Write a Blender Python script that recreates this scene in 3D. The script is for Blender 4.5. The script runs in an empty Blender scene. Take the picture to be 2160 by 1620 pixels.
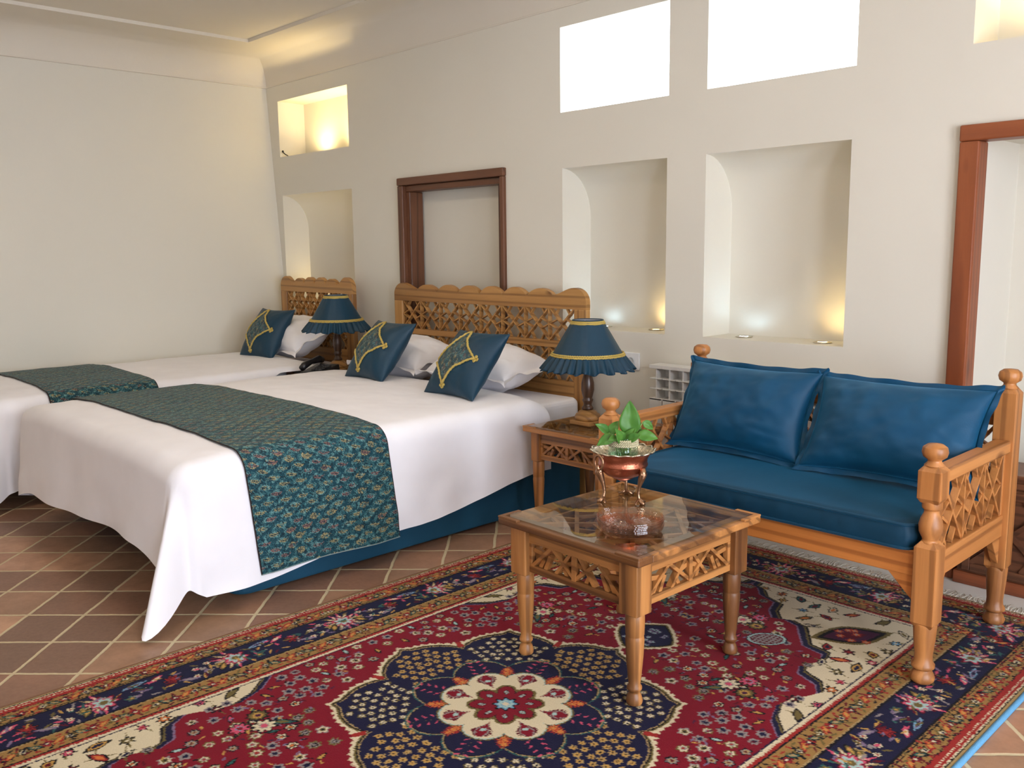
import bpy, math, random
import numpy as np
from mathutils import Vector, Matrix, noise

SC = bpy.context.scene
COL = SC.collection
random.seed(7)
PI = math.pi

# ------------------------------------------------------------------ camera, world, light, exposure
def make_camera():
    yaw, pitch, roll = math.radians(-46.191), math.radians(8.499), math.radians(-0.686)
    f = Vector((math.sin(yaw)*math.cos(pitch), math.cos(yaw)*math.cos(pitch), -math.sin(pitch)))
    r = Vector((math.cos(yaw), -math.sin(yaw), 0))
    u = r.cross(f)
    r2 = r*math.cos(roll) + u*math.sin(roll)
    u2 = r2.cross(f)
    cd = bpy.data.cameras.new('camera'); co = bpy.data.objects.new('camera', cd); COL.objects.link(co)
    m = Matrix((r2, u2, -f)).transposed().to_4x4(); m.translation = (0, 0, 1.33)
    co.matrix_world = m
    cd.sensor_width = 36; cd.lens = 1894.956*36/2160; cd.clip_start = .05
    SC.camera = co
make_camera()
w = bpy.data.worlds.new('World'); SC.world = w; w.use_nodes = True
wb = w.node_tree.nodes['Background']; wb.inputs[0].default_value = (.88, .93, 1, 1); wb.inputs[1].default_value = 7.5
SC.view_settings.view_transform = 'Standard'; SC.view_settings.look = 'None'
SC.view_settings.exposure = 0.0; SC.view_settings.gamma = 1; SC.view_settings.use_curve_mapping = False
SC.cycles.use_denoising = True
SC.cycles.max_bounces = 10; SC.cycles.diffuse_bounces = 6; SC.cycles.glossy_bounces = 4; SC.cycles.transparent_max_bounces = 16
SC.cycles.transmission_bounces = 8; SC.cycles.sample_clamp_indirect = 6
SC.cycles.caustics_reflective = False; SC.cycles.caustics_refractive = False

def area(name, loc, target, sx, sy, power, color):
    l = bpy.data.lights.new(name, 'AREA'); l.shape = 'RECTANGLE'; l.size = sx; l.size_y = sy; l.energy = power; l.color = color
    o = bpy.data.objects.new(name, l); COL.objects.link(o); o.location = loc
    o.rotation_euler = (Vector(target)-Vector(loc)).to_track_quat('-Z', 'Y').to_euler()
    return o
# daylight in the two glazed openings of the right-hand wall 
DAY = (.80, .87, 1.0)
for yy in (-.1, 1.7):
    area('daylight', (2.16, yy, 1.25), (0, yy, 1.15), 1.15, 2.1, 80, DAY)
# warm ceiling lamps behind the camera (built below as ceiling_lamp things)
LAMP_SPOTS = [(-4.2, 1.8), (-2.3, 1.7), (-4.3, -1.2), (.2, .8)]
for lx, ly in LAMP_SPOTS:
    area('lamp_light', (lx, ly, 2.755), (lx, ly, 0), .28, .28, 8, (1, .86, .68))

# ------------------------------------------------------------------ helpers
def srgb(r, g, b):
    def c(v):
        v /= 255
        return v/12.92 if v <= .04045 else ((v+.055)/1.055)**2.4
    return (c(r), c(g), c(b))

class MB:
    def __init__(s): s.v = []; s.f = []; s.o = Vector((0, 0, 0)); s.sm = []
    def add(s, vs, fs, smooth=False):
        n = len(s.v); s.v += [tuple(Vector(p)) for p in vs]; s.f += [tuple(i+n for i in q) for q in fs]; s.sm += [smooth]*len(fs); return s
    def box(s, lo, hi, M=None):
        x0, y0, z0 = lo; x1, y1, z1 = hi
        vs = [Vector(p) for p in ((x0,y0,z0),(x1,y0,z0),(x1,y1,z0),(x0,y1,z0),(x0,y0,z1),(x1,y0,z1),(x1,y1,z1),(x0,y1,z1))]
        if M: vs = [M @ p for p in vs]
        return s.add(vs, [(3,2,1,0),(4,5,6,7),(0,1,5,4),(1,2,6,5),(2,3,7,6),(3,0,4,7)])
    def bar(s, a, b, w, d, n):
        """rectangular bar from a to b, width w in the plane, depth d along n"""
        a, b, n = Vector(a), Vector(b), Vector(n).normalized(); t = (b-a).normalized(); q = n.cross(t)
        vs = []
        for p in (a, b):
            for i, j in ((-1,-1),(1,-1),(1,1),(-1,1)): vs.append(p+q*i*w/2+n*j*d/2)
        return s.add(vs, [(3,2,1,0),(4,5,6,7),(0,1,5,4),(1,2,6,5),(2,3,7,6),(3,0,4,7)])
    def prism(s, poly, f0, f1):
        """poly 2D points; f0/f1 map them to the two 3D sides"""
        n = len(poly); a = [f0(*p) for p in poly]; b = [f1(*p) for p in poly]
        return s.add(a+b, [tuple(range(n)), tuple(range(2*n-1, n-1, -1))] + [(i, i+n, (i+1) % n+n, (i+1) % n) for i in range(n)])
    def lathe(s, prof, c=(0,0,0), seg=32, rf=None, smooth=True, axis='Z'):
        vs = []; m = len(prof)
        for k in range(seg):
            a = 2*PI*k/seg
            for j, (r, z) in enumerate(prof):
                rr = r if rf is None else rf(r, z, a)
                vs.append((c[0]+rr*math.cos(a), c[1]+rr*math.sin(a), c[2]+z))
        fs = []
        for k in range(seg):
            k2 = (k+1) % seg
            for j in range(m-1): fs.append((k*m+j, k2*m+j, k2*m+j+1, k*m+j+1))
        s.add(vs, fs, smooth)
        n = len(s.v)-len(vs)
        if prof[0][0] > 1e-4: s.f.append(tuple(n+k*m for k in range(seg-1, -1, -1))); s.sm.append(False)
        if prof[-1][0] > 1e-4: s.f.append(tuple(n+k*m+m-1 for k in range(seg))); s.sm.append(False)
        return s
    def openlathe(s, prof, c=(0,0,0), seg=64, rf=None):
        n0 = len(s.f); s.lathe(prof, c, seg, rf)
        k = (1 if prof[0][0] > 1e-4 else 0)+(1 if prof[-1][0] > 1e-4 else 0)
        if k: s.f = s.f[:-k]; s.sm = s.sm[:-k]
        return s
    def tube(s, pts, r, seg=8, closed=False, smooth=True):
        pts = [Vector(p) for p in pts]; n = len(pts); R = r if isinstance(r, (list, tuple)) else [r]*n
        vs = []; prev = None
        for i, p in enumerate(pts):
            t = (pts[(i+1) % n]-pts[i-1]) if closed else (pts[min(i+1, n-1)]-pts[max(i-1, 0)])
            t.normalize()
            if prev is None:
                prev = t.orthogonal().normalized()
            q = (prev - t*prev.dot(t))
            q = q.normalized() if q.length > 1e-6 else t.orthogonal().normalized()
            prev = q; b = t.cross(q)
            for k in range(seg):
                a = 2*PI*k/seg; vs.append(p+(q*math.cos(a)+b*math.sin(a))*R[i])
        fs = []
        for i in range(n if closed else n-1):
            i2 = (i+1) % n
            for k in range(seg): k2 = (k+1) % seg; fs.append((i*seg+k, i*seg+k2, i2*seg+k2, i2*seg+k))
        if not closed: fs += [tuple(range(seg-1, -1, -1)), tuple((n-1)*seg+k for k in range(seg))]
        return s.add(vs, fs, smooth)
    def grid(s, nu, nv, fn, smooth=True, flip=False):
        vs = [fn(i/(nu-1), j/(nv-1)) for i in range(nu) for j in range(nv)]
        fs = []
        for i in range(nu-1):
            for j in range(nv-1):
                q = (i*nv+j, (i+1)*nv+j, (i+1)*nv+j+1, i*nv+j+1); fs.append(q[::-1] if flip else q)
        return s.add(vs, fs, smooth)
    def xf(s, M):
        s.v = [tuple(M @ Vector(p)) for p in s.v]; return s
    def build(s, name, mat, parent=None, bevel=0, loc=None, weld=False, solid=0, sub=0, seg=2):
        me = bpy.data.meshes.new(name); me.from_pydata([Vector(p)-s.o for p in s.v], [], s.f)
        me.polygons.foreach_set('use_smooth', s.sm)
        me.update()
        import bmesh
        bm = bmesh.new(); bm.from_mesh(me)
        if weld: bmesh.ops.remove_doubles(bm, verts=bm.verts, dist=weld if weld is not True else .0004)
        if not solid or weld: bmesh.ops.recalc_face_normals(bm, faces=bm.faces)
        bm.to_mesh(me); bm.free()
        o = bpy.data.objects.new(name, me); COL.objects.link(o)
        if parent: o.parent = parent
        if loc is not None: o.location = loc
        if mat: me.materials.append(mat)
        if solid: m = o.modifiers.new('solidify', 'SOLIDIFY'); m.thickness = solid; m.offset = -1
        if sub: m = o.modifiers.new('subsurf', 'SUBSURF'); m.levels = sub; m.render_levels = sub
        if bevel: m = o.modifiers.new('bevel', 'BEVEL'); m.width = bevel; m.segments = seg; m.limit_method = 'ANGLE'; m.angle_limit = math.radians(40)
        return o

def tag(o, label=None, cat=None, group=None, kind=None):
    for k, v in (('label', label), ('category', cat), ('group', group), ('kind', kind)):
        if v: o[k] = v
    return o
def thing(name, label, cat, loc=(0,0,0), rz=0, group=None):
    o = bpy.data.objects.new(name, None); COL.objects.link(o); o.location = loc; o.rotation_euler = (0, 0, rz)
    o.empty_display_size = .1
    return tag(o, label, cat, group)
def dup(root, loc, rz=None, label=None):
    r = root.copy(); COL.objects.link(r); r.location = loc
    if rz is not None: r.rotation_euler = (0, 0, rz)
    if label: r['label'] = label
    def kids(src, dst):
        for ch in [c for c in src.children]:
            c = ch.copy(); COL.objects.link(c); c.parent = dst; kids(ch, c)
    kids(root, r)
    return r

# ------------------------------------------------------------------ materials
MATS = {}
class NT:
    def __init__(s, name):
        s.m = bpy.data.materials.new(name); s.m.use_nodes = True; s.t = s.m.node_tree; s.n = s.t.nodes; s.l = s.t.links
        s.b = s.n['Principled BSDF']
    def node(s, typ, **kw):
        n = s.n.new(typ)
        for k, v in kw.items():
            if k.startswith('i_'):
                key = k[2:]; key = int(key) if key.isdigit() else key.replace('_', ' ')
                n.inputs[key].default_value = v
            else: setattr(n, k, v)
        return n
    def link(s, a, b): s.l.new(a, b)
    def mix(s, fac, a, b, mode='MIX'):
        n = s.n.new('ShaderNodeMix'); n.data_type = 'RGBA'; n.blend_type = mode
        for sock, v in ((n.inputs[0], fac), (n.inputs[6], a), (n.inputs[7], b)):
            if hasattr(v, 'is_output'): s.link(v, sock)
            elif isinstance(v, (int, float)): sock.default_value = v
            else: sock.default_value = (*v, 1)
        return n.outputs[2]
    def ramp(s, src, stops, interp='LINEAR'):
        n = s.n.new('ShaderNodeValToRGB'); n.color_ramp.interpolation = interp
        e = n.color_ramp.elements
        while len(e) < len(stops): e.new(.5)
        for i, (p, c) in enumerate(stops):
            e[i].position = p; e[i].color = (*c, 1) if len(c) == 3 else c
        s.link(src, n.inputs[0]); return n.outputs[0]
    def math(s, op, a, b=None, c=None):
        n = s.n.new('ShaderNodeMath'); n.operation = op
        for i, v in enumerate((a, b, c)):
            if v is None: continue
            if hasattr(v, 'is_output'): s.link(v, n.inputs[i])
            else: n.inputs[i].default_value = v
        return n.outputs[0]
    def coord(s, scale=(1,1,1), kind='Object', offs=True):
        tc = s.node('ShaderNodeTexCoord'); mp = s.node('ShaderNodeMapping'); mp.inputs['Scale'].default_value = scale
        s.link(tc.outputs[kind], mp.inputs[0])
        if offs:
            oi = s.node('ShaderNodeObjectInfo'); cx = s.node('ShaderNodeCombineXYZ')
            for k in range(3): s.link(s.math('MULTIPLY', oi.outputs['Random'], 7.3+3*k), cx.inputs[k])
            s.link(cx.outputs[0], mp.inputs['Location'])
        return mp.outputs[0]
    def bump(s, h, strength=.2, dist=.01):
        n = s.node('ShaderNodeBump'); n.inputs['Strength'].default_value = strength; n.inputs['Distance'].default_value = dist
        s.link(h, n.inputs['Height']); s.link(n.outputs[0], s.b.inputs['Normal']); return n
    def noise(s, vec, scale, detail=3, rough=.5, dist=0):
        n = s.node('ShaderNodeTexNoise'); n.inputs['Scale'].default_value = scale; n.inputs['Detail'].default_value = detail
        n.inputs['Roughness'].default_value = rough; n.inputs['Distortion'].default_value = dist
        if vec is not None: s.link(vec, n.inputs['Vector'])
        return n.outputs[0]

def wood(axis, base='honey', rough=.42):
    key = ('wood', axis, base)
    if key in MATS: return MATS[key]
    cols = {'honey': ((206,142,82), (180,116,60), (104,60,30)), 'bed': ((200,152,92), (172,122,66), (100,62,32)),
            'dark': ((124,80,54), (98,60,40), (48,28,20)), 'lamp': ((96,66,46), (66,42,28), (34,22,16)), 'red': ((158,88,50), (138,72,38), (96,46,26)),
            'orange': ((212,138,70), (188,112,50), (118,62,28)), 'table': ((208,146,84), (170,110,56), (66,36,20))}[base]
    t = NT('wood_%s_%s' % (base, 'xyz'[axis])); sc = [7, 7, 7]; sc[axis] = .55
    v = t.coord(tuple(sc))
    n1 = t.noise(v, 1.3, 5, .6, 1.2)
    wv = t.node('ShaderNodeTexWave', wave_type='RINGS', rings_direction='XYZ'[axis]); t.link(v, wv.inputs[0])
    wv.inputs['Scale'].default_value = 1.1; wv.inputs['Distortion'].default_value = 9; wv.inputs['Detail'].default_value = 3; wv.inputs['Detail Scale'].default_value = .6
    c = t.mix(t.ramp(n1, [(.3, (0, 0, 0)), (.7, (1, 1, 1))]), srgb(*cols[0]), srgb(*cols[1]))
    line = t.ramp(wv.outputs[1], [(.72, (0, 0, 0)), (.93, (1, 1, 1))])
    c = t.mix(t.math('MULTIPLY', line, .5), c, srgb(*cols[2]))
    n3 = t.noise(v, .7, 3, .5, .5)
    th = .48 if base == 'table' else .56; dk = t.ramp(n3, [(th, (0, 0, 0)), (th+.12, (1, 1, 1))])
    c = t.mix(t.math('MULTIPLY', dk, .7 if base in ('table', 'honey', 'orange') else .5), c, srgb(*cols[2]))
    fs = [70, 70, 70]; fs[axis] = 2.5
    fine = t.noise(t.coord(tuple(fs)), 2.5, 3, .6)
    c = t.mix(t.math('MULTIPLY', fine, .30), c, srgb(*cols[2]))
    kn = t.node('ShaderNodeTexVoronoi'); kn.inputs['Scale'].default_value = 1.0
    ks = [6, 6, 6]; ks[axis] = 2.4
    t.link(t.coord(tuple(ks)), kn.inputs['Vector'])
    k = t.ramp(kn.outputs['Distance'], [(.05, (1, 1, 1)), (.13, (0, 0, 0))])
    c = t.mix(t.math('MULTIPLY', k, .8), c, srgb(*cols[2]))
    t.link(c, t.b.inputs['Base Color']); t.b.inputs['Roughness'].default_value = rough
    t.bump(fine, .25, .002)
    MATS[key] = t.m; return t.m

def plain(name, col, rough=.5, metal=0, bumpscale=0, bumpstr=.2, sheen=0, spec=.5, dist=.003, sheencol=None):
    t = NT(name); t.b.inputs['Base Color'].default_value = (*col, 1); t.b.inputs['Roughness'].default_value = rough; t.b.inputs['Metallic'].default_value = metal
    t.b.inputs['Specular IOR Level'].default_value = spec
    v = t.coord()
    n = t.noise(v, bumpscale or 20, 3)
    dark = tuple(x*.86 for x in col)
    t.link(t.mix(n, col, dark), t.b.inputs['Base Color'])
    if bumpscale: t.bump(n, bumpstr, dist)
    if sheen:
        t.b.inputs['Sheen Weight'].default_value = sheen; t.b.inputs['Sheen Roughness'].default_value = .35
        if sheencol: t.b.inputs['Sheen Tint'].default_value = (*sheencol, 1)
    return t.m

def plaster(name, col):
    t = NT(name); v = t.coord(offs=False)
    n = t.noise(v, .8, 4, .6); n2 = t.noise(v, 9, 5, .6)
    c = t.mix(n, col, tuple(x*.93 for x in col)); t.link(c, t.b.inputs['Base Color'])
    t.b.inputs['Roughness'].default_value = .85; t.b.inputs['Specular IOR Level'].default_value = .2
    h = t.math('ADD', t.math('MULTIPLY', t.noise(v, 1.6, 2), 2.0), t.math('MULTIPLY', n2, .25))
    t.bump(h, .35, .02)
    return t.m
M_WALL = plaster('plaster_cream', srgb(224, 220, 208))
M_CEIL = plaster('plaster_ceiling', srgb(224, 217, 204))

def tiles():
    t = NT('terracotta_tiles')
    tc = t.node('ShaderNodeTexCoord'); sep = t.node('ShaderNodeSeparateXYZ'); t.link(tc.outputs['Object'], sep.inputs[0])
    x, y = sep.outputs[0], sep.outputs[1]
    wob = t.noise(tc.outputs['Object'], 9, 3); wob = t.math('MULTIPLY', t.math('SUBTRACT', wob, .5), .012)
    S = 1/math.sqrt(2)
    u = t.math('ADD', t.math('MULTIPLY', t.math('ADD', x, y), S), wob)
    vv = t.math('SUBTRACT', t.math('MULTIPLY', t.math('SUBTRACT', x, y), S), wob)
    u = t.math('DIVIDE', t.math('ADD', u, 1.672+20*.2145), .2145)
    vv = t.math('DIVIDE', t.math('ADD', vv, 3.159+20*.235), .235)
    def edge(s, sc):
        fr = t.math('FRACT', s); return t.math('MULTIPLY', t.math('MINIMUM', fr, t.math('SUBTRACT', 1, fr)), sc)
    e = t.math('MINIMUM', edge(u, .2145), edge(vv, .235))
    cx = t.node('ShaderNodeCombineXYZ'); t.link(t.math('FLOOR', u), cx.inputs[0]); t.link(t.math('FLOOR', vv), cx.inputs[1])
    wn = t.node('ShaderNodeTexWhiteNoise', noise_dimensions='2D'); t.link(cx.outputs[0], wn.inputs['Vector'])
    base = t.ramp(wn.outputs['Value'], [(0, srgb(104, 74, 60)), (.25, srgb(136, 92, 72)), (.5, srgb(152, 116, 90)), (.75, srgb(172, 122, 94)), (1, srgb(194, 148, 116))])
    n = t.noise(tc.outputs['Object'], 7, 5, .65); n2 = t.noise(tc.outputs['Object'], 60, 4, .6)
    base = t.mix(t.math('MULTIPLY', t.ramp(n, [(.35, (0, 0, 0)), (.7, (1, 1, 1))]), .55), base, srgb(98, 74, 60)); base = t.mix(t.math('MULTIPLY', n2, .28), base, srgb(205, 170, 140))
    g = t.math('LESS_THAN', t.math('ADD', e, t.math('MULTIPLY', t.math('SUBTRACT', n2, .5), .006)), .0062)
    gs = t.ramp(e, [(.004, (1, 1, 1)), (.0075, (0, 0, 0))])
    c = t.mix(g, base, srgb(198, 182, 148)); t.link(c, t.b.inputs['Base Color'])
    r = t.math('ADD', .34, t.math('MULTIPLY', n, .25)); t.link(t.math('ADD', r, t.math('MULTIPLY', g, .3)), t.b.inputs['Roughness'])
    h = t.math('SUBTRACT', t.math('MULTIPLY', n, .25), gs); t.bump(h, .5, .004)
    return t.m
M_TILE = tiles()

def velvet(name, col, hi, rough=.62):
    t = NT(name); v = t.coord(); n = t.noise(v, 4, 4, .6); n2 = t.noise(v, 260, 2)
    c = t.mix(t.ramp(n, [(.35, (0, 0, 0)), (.7, (1, 1, 1))]), col, tuple(a*1.25 for a in col)); t.link(c, t.b.inputs['Base Color'])
    t.b.inputs['Roughness'].default_value = rough; t.b.inputs['Specular IOR Level'].default_value = .25
    t.b.inputs['Sheen Weight'].default_value = .55; t.b.inputs['Sheen Roughness'].default_value = .38; t.b.inputs['Sheen Tint'].default_value = (*hi, 1)
    t.bump(t.math('ADD', t.math('MULTIPLY', n, .7), t.math('MULTIPLY', n2, .12)), .3, .008)
    return t.m
M_VEL = velvet('teal_velvet', srgb(9, 50, 72), srgb(60, 150, 200))
M_VEL_LIT = velvet('teal_velvet_sheen_lit', srgb(12, 66, 98), srgb(70, 165, 220), .5)  # same velvet as the seat, nap sheen put into a lighter base colour
M_SATIN = plain('teal_satin', srgb(13, 56, 78), .5, 0, 14, .35, .12, .4, .01, srgb(70, 130, 160))
M_BASE = velvet('teal_upholstery', srgb(22, 66, 90), srgb(70, 140, 170), .7)
M_WHITE = plain('white_cotton', srgb(247, 246, 252), .75, 0, 5, .18, .1, .2, .02)
M_WHITE2 = plain('white_percale', srgb(246, 245, 250), .7, 0, 6, .22, .1, .25, .02)
M_GOLD = plain('gold_braid', srgb(206, 180, 96), .5, .15, 420, .9, 0, .5, .003)
M_COPPER = plain('copper', srgb(196, 118, 92), .36, 1, 140, .6, 0, .5, .002)
M_BRASS = plain('aged_brass', srgb(178, 140, 110), .33, 1, 130, .5, 0, .5, .003)
M_SILVER = plain('tinned_silver', srgb(214, 206, 186), .25, 1, 90, .8, 0, .5, .004)
M_BLACK = plain('black_plastic', (.012, .012, .014), .3)
M_PVC = plain('white_plastic', srgb(236, 238, 240), .4)
M_RAD = plain('white_enamel', srgb(228, 228, 226), .35)
M_ROPE = plain('cotton_rope', srgb(205, 196, 160), .8, 0, 300, .8)
M_FRINGE = plain('cotton_fringe', srgb(214, 206, 192), .85, 0, 200, .5)
M_BLUE = plain('blue_selvage_yarn', srgb(96, 160, 205), .8, 0, 300, .8)
M_RUGEDGE = plain('brown_selvage_yarn', srgb(120, 84, 60), .85, 0, 300, .8)
M_MARBLE = plain('white_stone', srgb(222, 220, 214), .45, 0, 4, .05)
M_LINING = plain('shade_lining', srgb(190, 192, 200), .8)

def glassy(name, tint=(1,1,1), rough=.02, ior=1.45, bumpf=None):
    t = NT(name); n = t.n; n.remove(t.b)
    tr = n.new('ShaderNodeBsdfTransparent'); tr.inputs[0].default_value = (*tint, 1)
    gl = n.new('ShaderNodeBsdfGlossy'); gl.inputs['Roughness'].default_value = rough
    fr = n.new('ShaderNodeFresnel'); fr.inputs[0].default_value = ior
    mx = n.new('ShaderNodeMixShader'); out = n['Material Output']
    geo = n.new('ShaderNodeNewGeometry'); t.link(t.math('MULTIPLY', fr.outputs[0], t.math('SUBTRACT', 1, geo.outputs['Backfacing'])), mx.inputs[0]); t.link(tr.outputs[0], mx.inputs[1]); t.link(gl.outputs[0], mx.inputs[2]); t.link(mx.outputs[0], out.inputs[0])
    if bumpf:
        bp = n.new('ShaderNodeBump'); bp.inputs['Strength'].default_value = .6; bp.inputs['Distance'].default_value = .002
        t.link(bumpf(t), bp.inputs['Height']); t.link(bp.outputs[0], gl.inputs['Normal']); t.link(bp.outputs[0], fr.inputs['Normal'])
    return t.m
M_GLASS = glassy('clear_glass', (.95, .98, .96), .01, 3.2)
M_PANE = glassy('window_glass', (.98, .99, 1), .01, 1.3)
M_WATER = glassy('water', (.86, .95, .88), .01, 1.33)
M_VASE = glassy('vase_glass', (.9, .95, .93), .01, 1.6)
def rays(t):
    tc = t.node('ShaderNodeTexCoord'); sp = t.node('ShaderNodeSeparateXYZ'); t.link(tc.outputs['Object'], sp.inputs[0])
    a = t.math('ARCTAN2', sp.outputs[1], sp.outputs[0]); r = t.math('SQRT', t.math('ADD', t.math('POWER', sp.outputs[0], 2), t.math('POWER', sp.outputs[1], 2)))
    return t.math('MULTIPLY', t.math('SINE', t.math('MULTIPLY', a, 24)), t.math('SINE', t.math('MULTIPLY', r, 330)))
M_PLATE = glassy('pressed_glass', (.985, .925, .885), .05, 1.6)

def leafmat():
    t = NT('pothos_leaf'); v = t.coord(); n = t.noise(v, 18, 3)
    t.link(t.mix(n, srgb(92, 140, 56), srgb(46, 98, 36)), t.b.inputs['Base Color']); t.b.inputs['Roughness'].default_value = .42; t.b.inputs['Specular IOR Level'].default_value = .3
    return t.m
M_LEAF = leafmat()
M_STEM = plain('stem_green', srgb(130, 160, 80), .5)

def attrmat(name, rough=.9, sheen=.3, spec=.1, bumpsc=500, bs=.4, mul=1):
    t = NT(name); a = t.node('ShaderNodeAttribute', attribute_name='Col'); v = t.coord(offs=False)
    n = t.noise(v, bumpsc, 2); m = t.noise(v, 3.0, 3)
    c = t.mix(t.math('MULTIPLY', n, .35), a.outputs['Color'], (0, 0, 0)); 
    t.link(c, t.b.inputs['Base Color']); t.b.inputs['Roughness'].default_value = rough; t.b.inputs['Specular IOR Level'].default_value = spec
    t.b.inputs['Sheen Weight'].default_value = sheen; t.b.inputs['Sheen Roughness'].default_value = .4
    t.bump(n, bs, .003)
    return t.m
M_RUG = attrmat('wool_rug', .95, .06, .05, 420, .5)
M_BROC = attrmat('paisley_brocade', .6, .04, .25, 900, .3)

def emit(name, col, s):
    t = NT(name); t.b.inputs['Emission Color'].default_value = (*col, 1); t.b.inputs['Emission Strength'].default_value = s
    t.b.inputs['Base Color'].default_value = (*col, 1); return t.m

# ------------------------------------------------------------------ raster painting for woven patterns (colour of the yarns)
C = {k: np.array(srgb(*v)) for k, v in dict(guard=(158,122,70), red=(128,20,38), maroon=(96,14,32), navy=(28,27,58), cream=(222,208,176), gold=(196,152,80), olive=(112,98,54),
     orange=(214,120,62), pink=(208,84,112), blue=(120,168,196), teal=(48,96,92), black=(22,18,24), grey=(150,140,138), sky=(170,200,196), plum=(74,30,60),
     brick=(158,44,40), lav=(128,108,138), tan=(176,150,104)).items()}
class Raster:
    def __init__(s, x0, x1, y0, y1, res):
        s.nx = int(round((x1-x0)/res))+1; s.ny = int(round((y1-y0)/res))+1
        s.xs = np.linspace(x0, x1, s.nx); s.ys = np.linspace(y0, y1, s.ny)
        s.X, s.Y = np.meshgrid(s.xs, s.ys, indexing='ij'); s.img = np.zeros((s.nx, s.ny, 3)); s.res = res
        rs = np.random.RandomState(3); s.J = rs.normal(0, 1, (s.nx, s.ny, 2))*.0012
        s.X = s.X+s.J[..., 0]; s.Y = s.Y+s.J[..., 1]
    def fill(s, mask, col): s.img[mask] = C[col] if isinstance(col, str) else col
    def sub(s, cx, cy, R):
        i0 = max(0, np.searchsorted(s.xs, cx-R)-1); i1 = np.searchsorted(s.xs, cx+R)+1
        j0 = max(0, np.searchsorted(s.ys, cy-R)-1); j1 = np.searchsorted(s.ys, cy+R)+1
        sl = (slice(i0, i1), slice(j0, j1)); return sl, s.X[sl]-cx, s.Y[sl]-cy
    def flower(s, cx, cy, R, cols, n=6, ph=0, depth=.25):
        sl, x, y = s.sub(cx, cy, R*1.1)
        if x.size == 0: return
        r = np.hypot(x, y); a = np.arctan2(y, x); rr = (1-depth+depth*np.cos(n*(a-ph)))
        im = s.img[sl]; k = len(cols)
        for q, c in enumerate(cols):
            f = R*(1-q/k) if q < k-1 else R*.24
            im[r < f*(rr if q < k-1 else 1)] = C[c]
    def leaf(s, cx, cy, L, W, ang, cols, bend=0):
        sl, x, y = s.sub(cx, cy, L*1.1)
        if x.size == 0: return
        c_, s_ = math.cos(ang), math.sin(ang); u = (x*c_+y*s_)/L; v = (-x*s_+y*c_)/W
        v = v-bend*u*u
        im = s.img[sl]; k = len(cols)
        for q, c in enumerate(cols):
            g = 1-q/k*.8
            im[(np.abs(u) < g) & (np.abs(v) < g*(1-np.clip(np.abs(u)/g, 0, 1)**1.6))] = C[c]
    def poly(s, pts, col):
        P = np.array(pts); inside = np.zeros(s.X.shape, bool); n = len(P); j = n-1
        for i in range(n):
            xi, yi = P[i]; xj, yj = P[j]
            with np.errstate(divide='ignore', invalid='ignore'):
                c = ((yi > s.Y) != (yj > s.Y)) & (s.X < (xj-xi)*(s.Y-yi)/(yj-yi+1e-12)+xi)
            inside ^= c; j = i
        if col is not None: s.fill(inside, col)
        return inside

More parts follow.
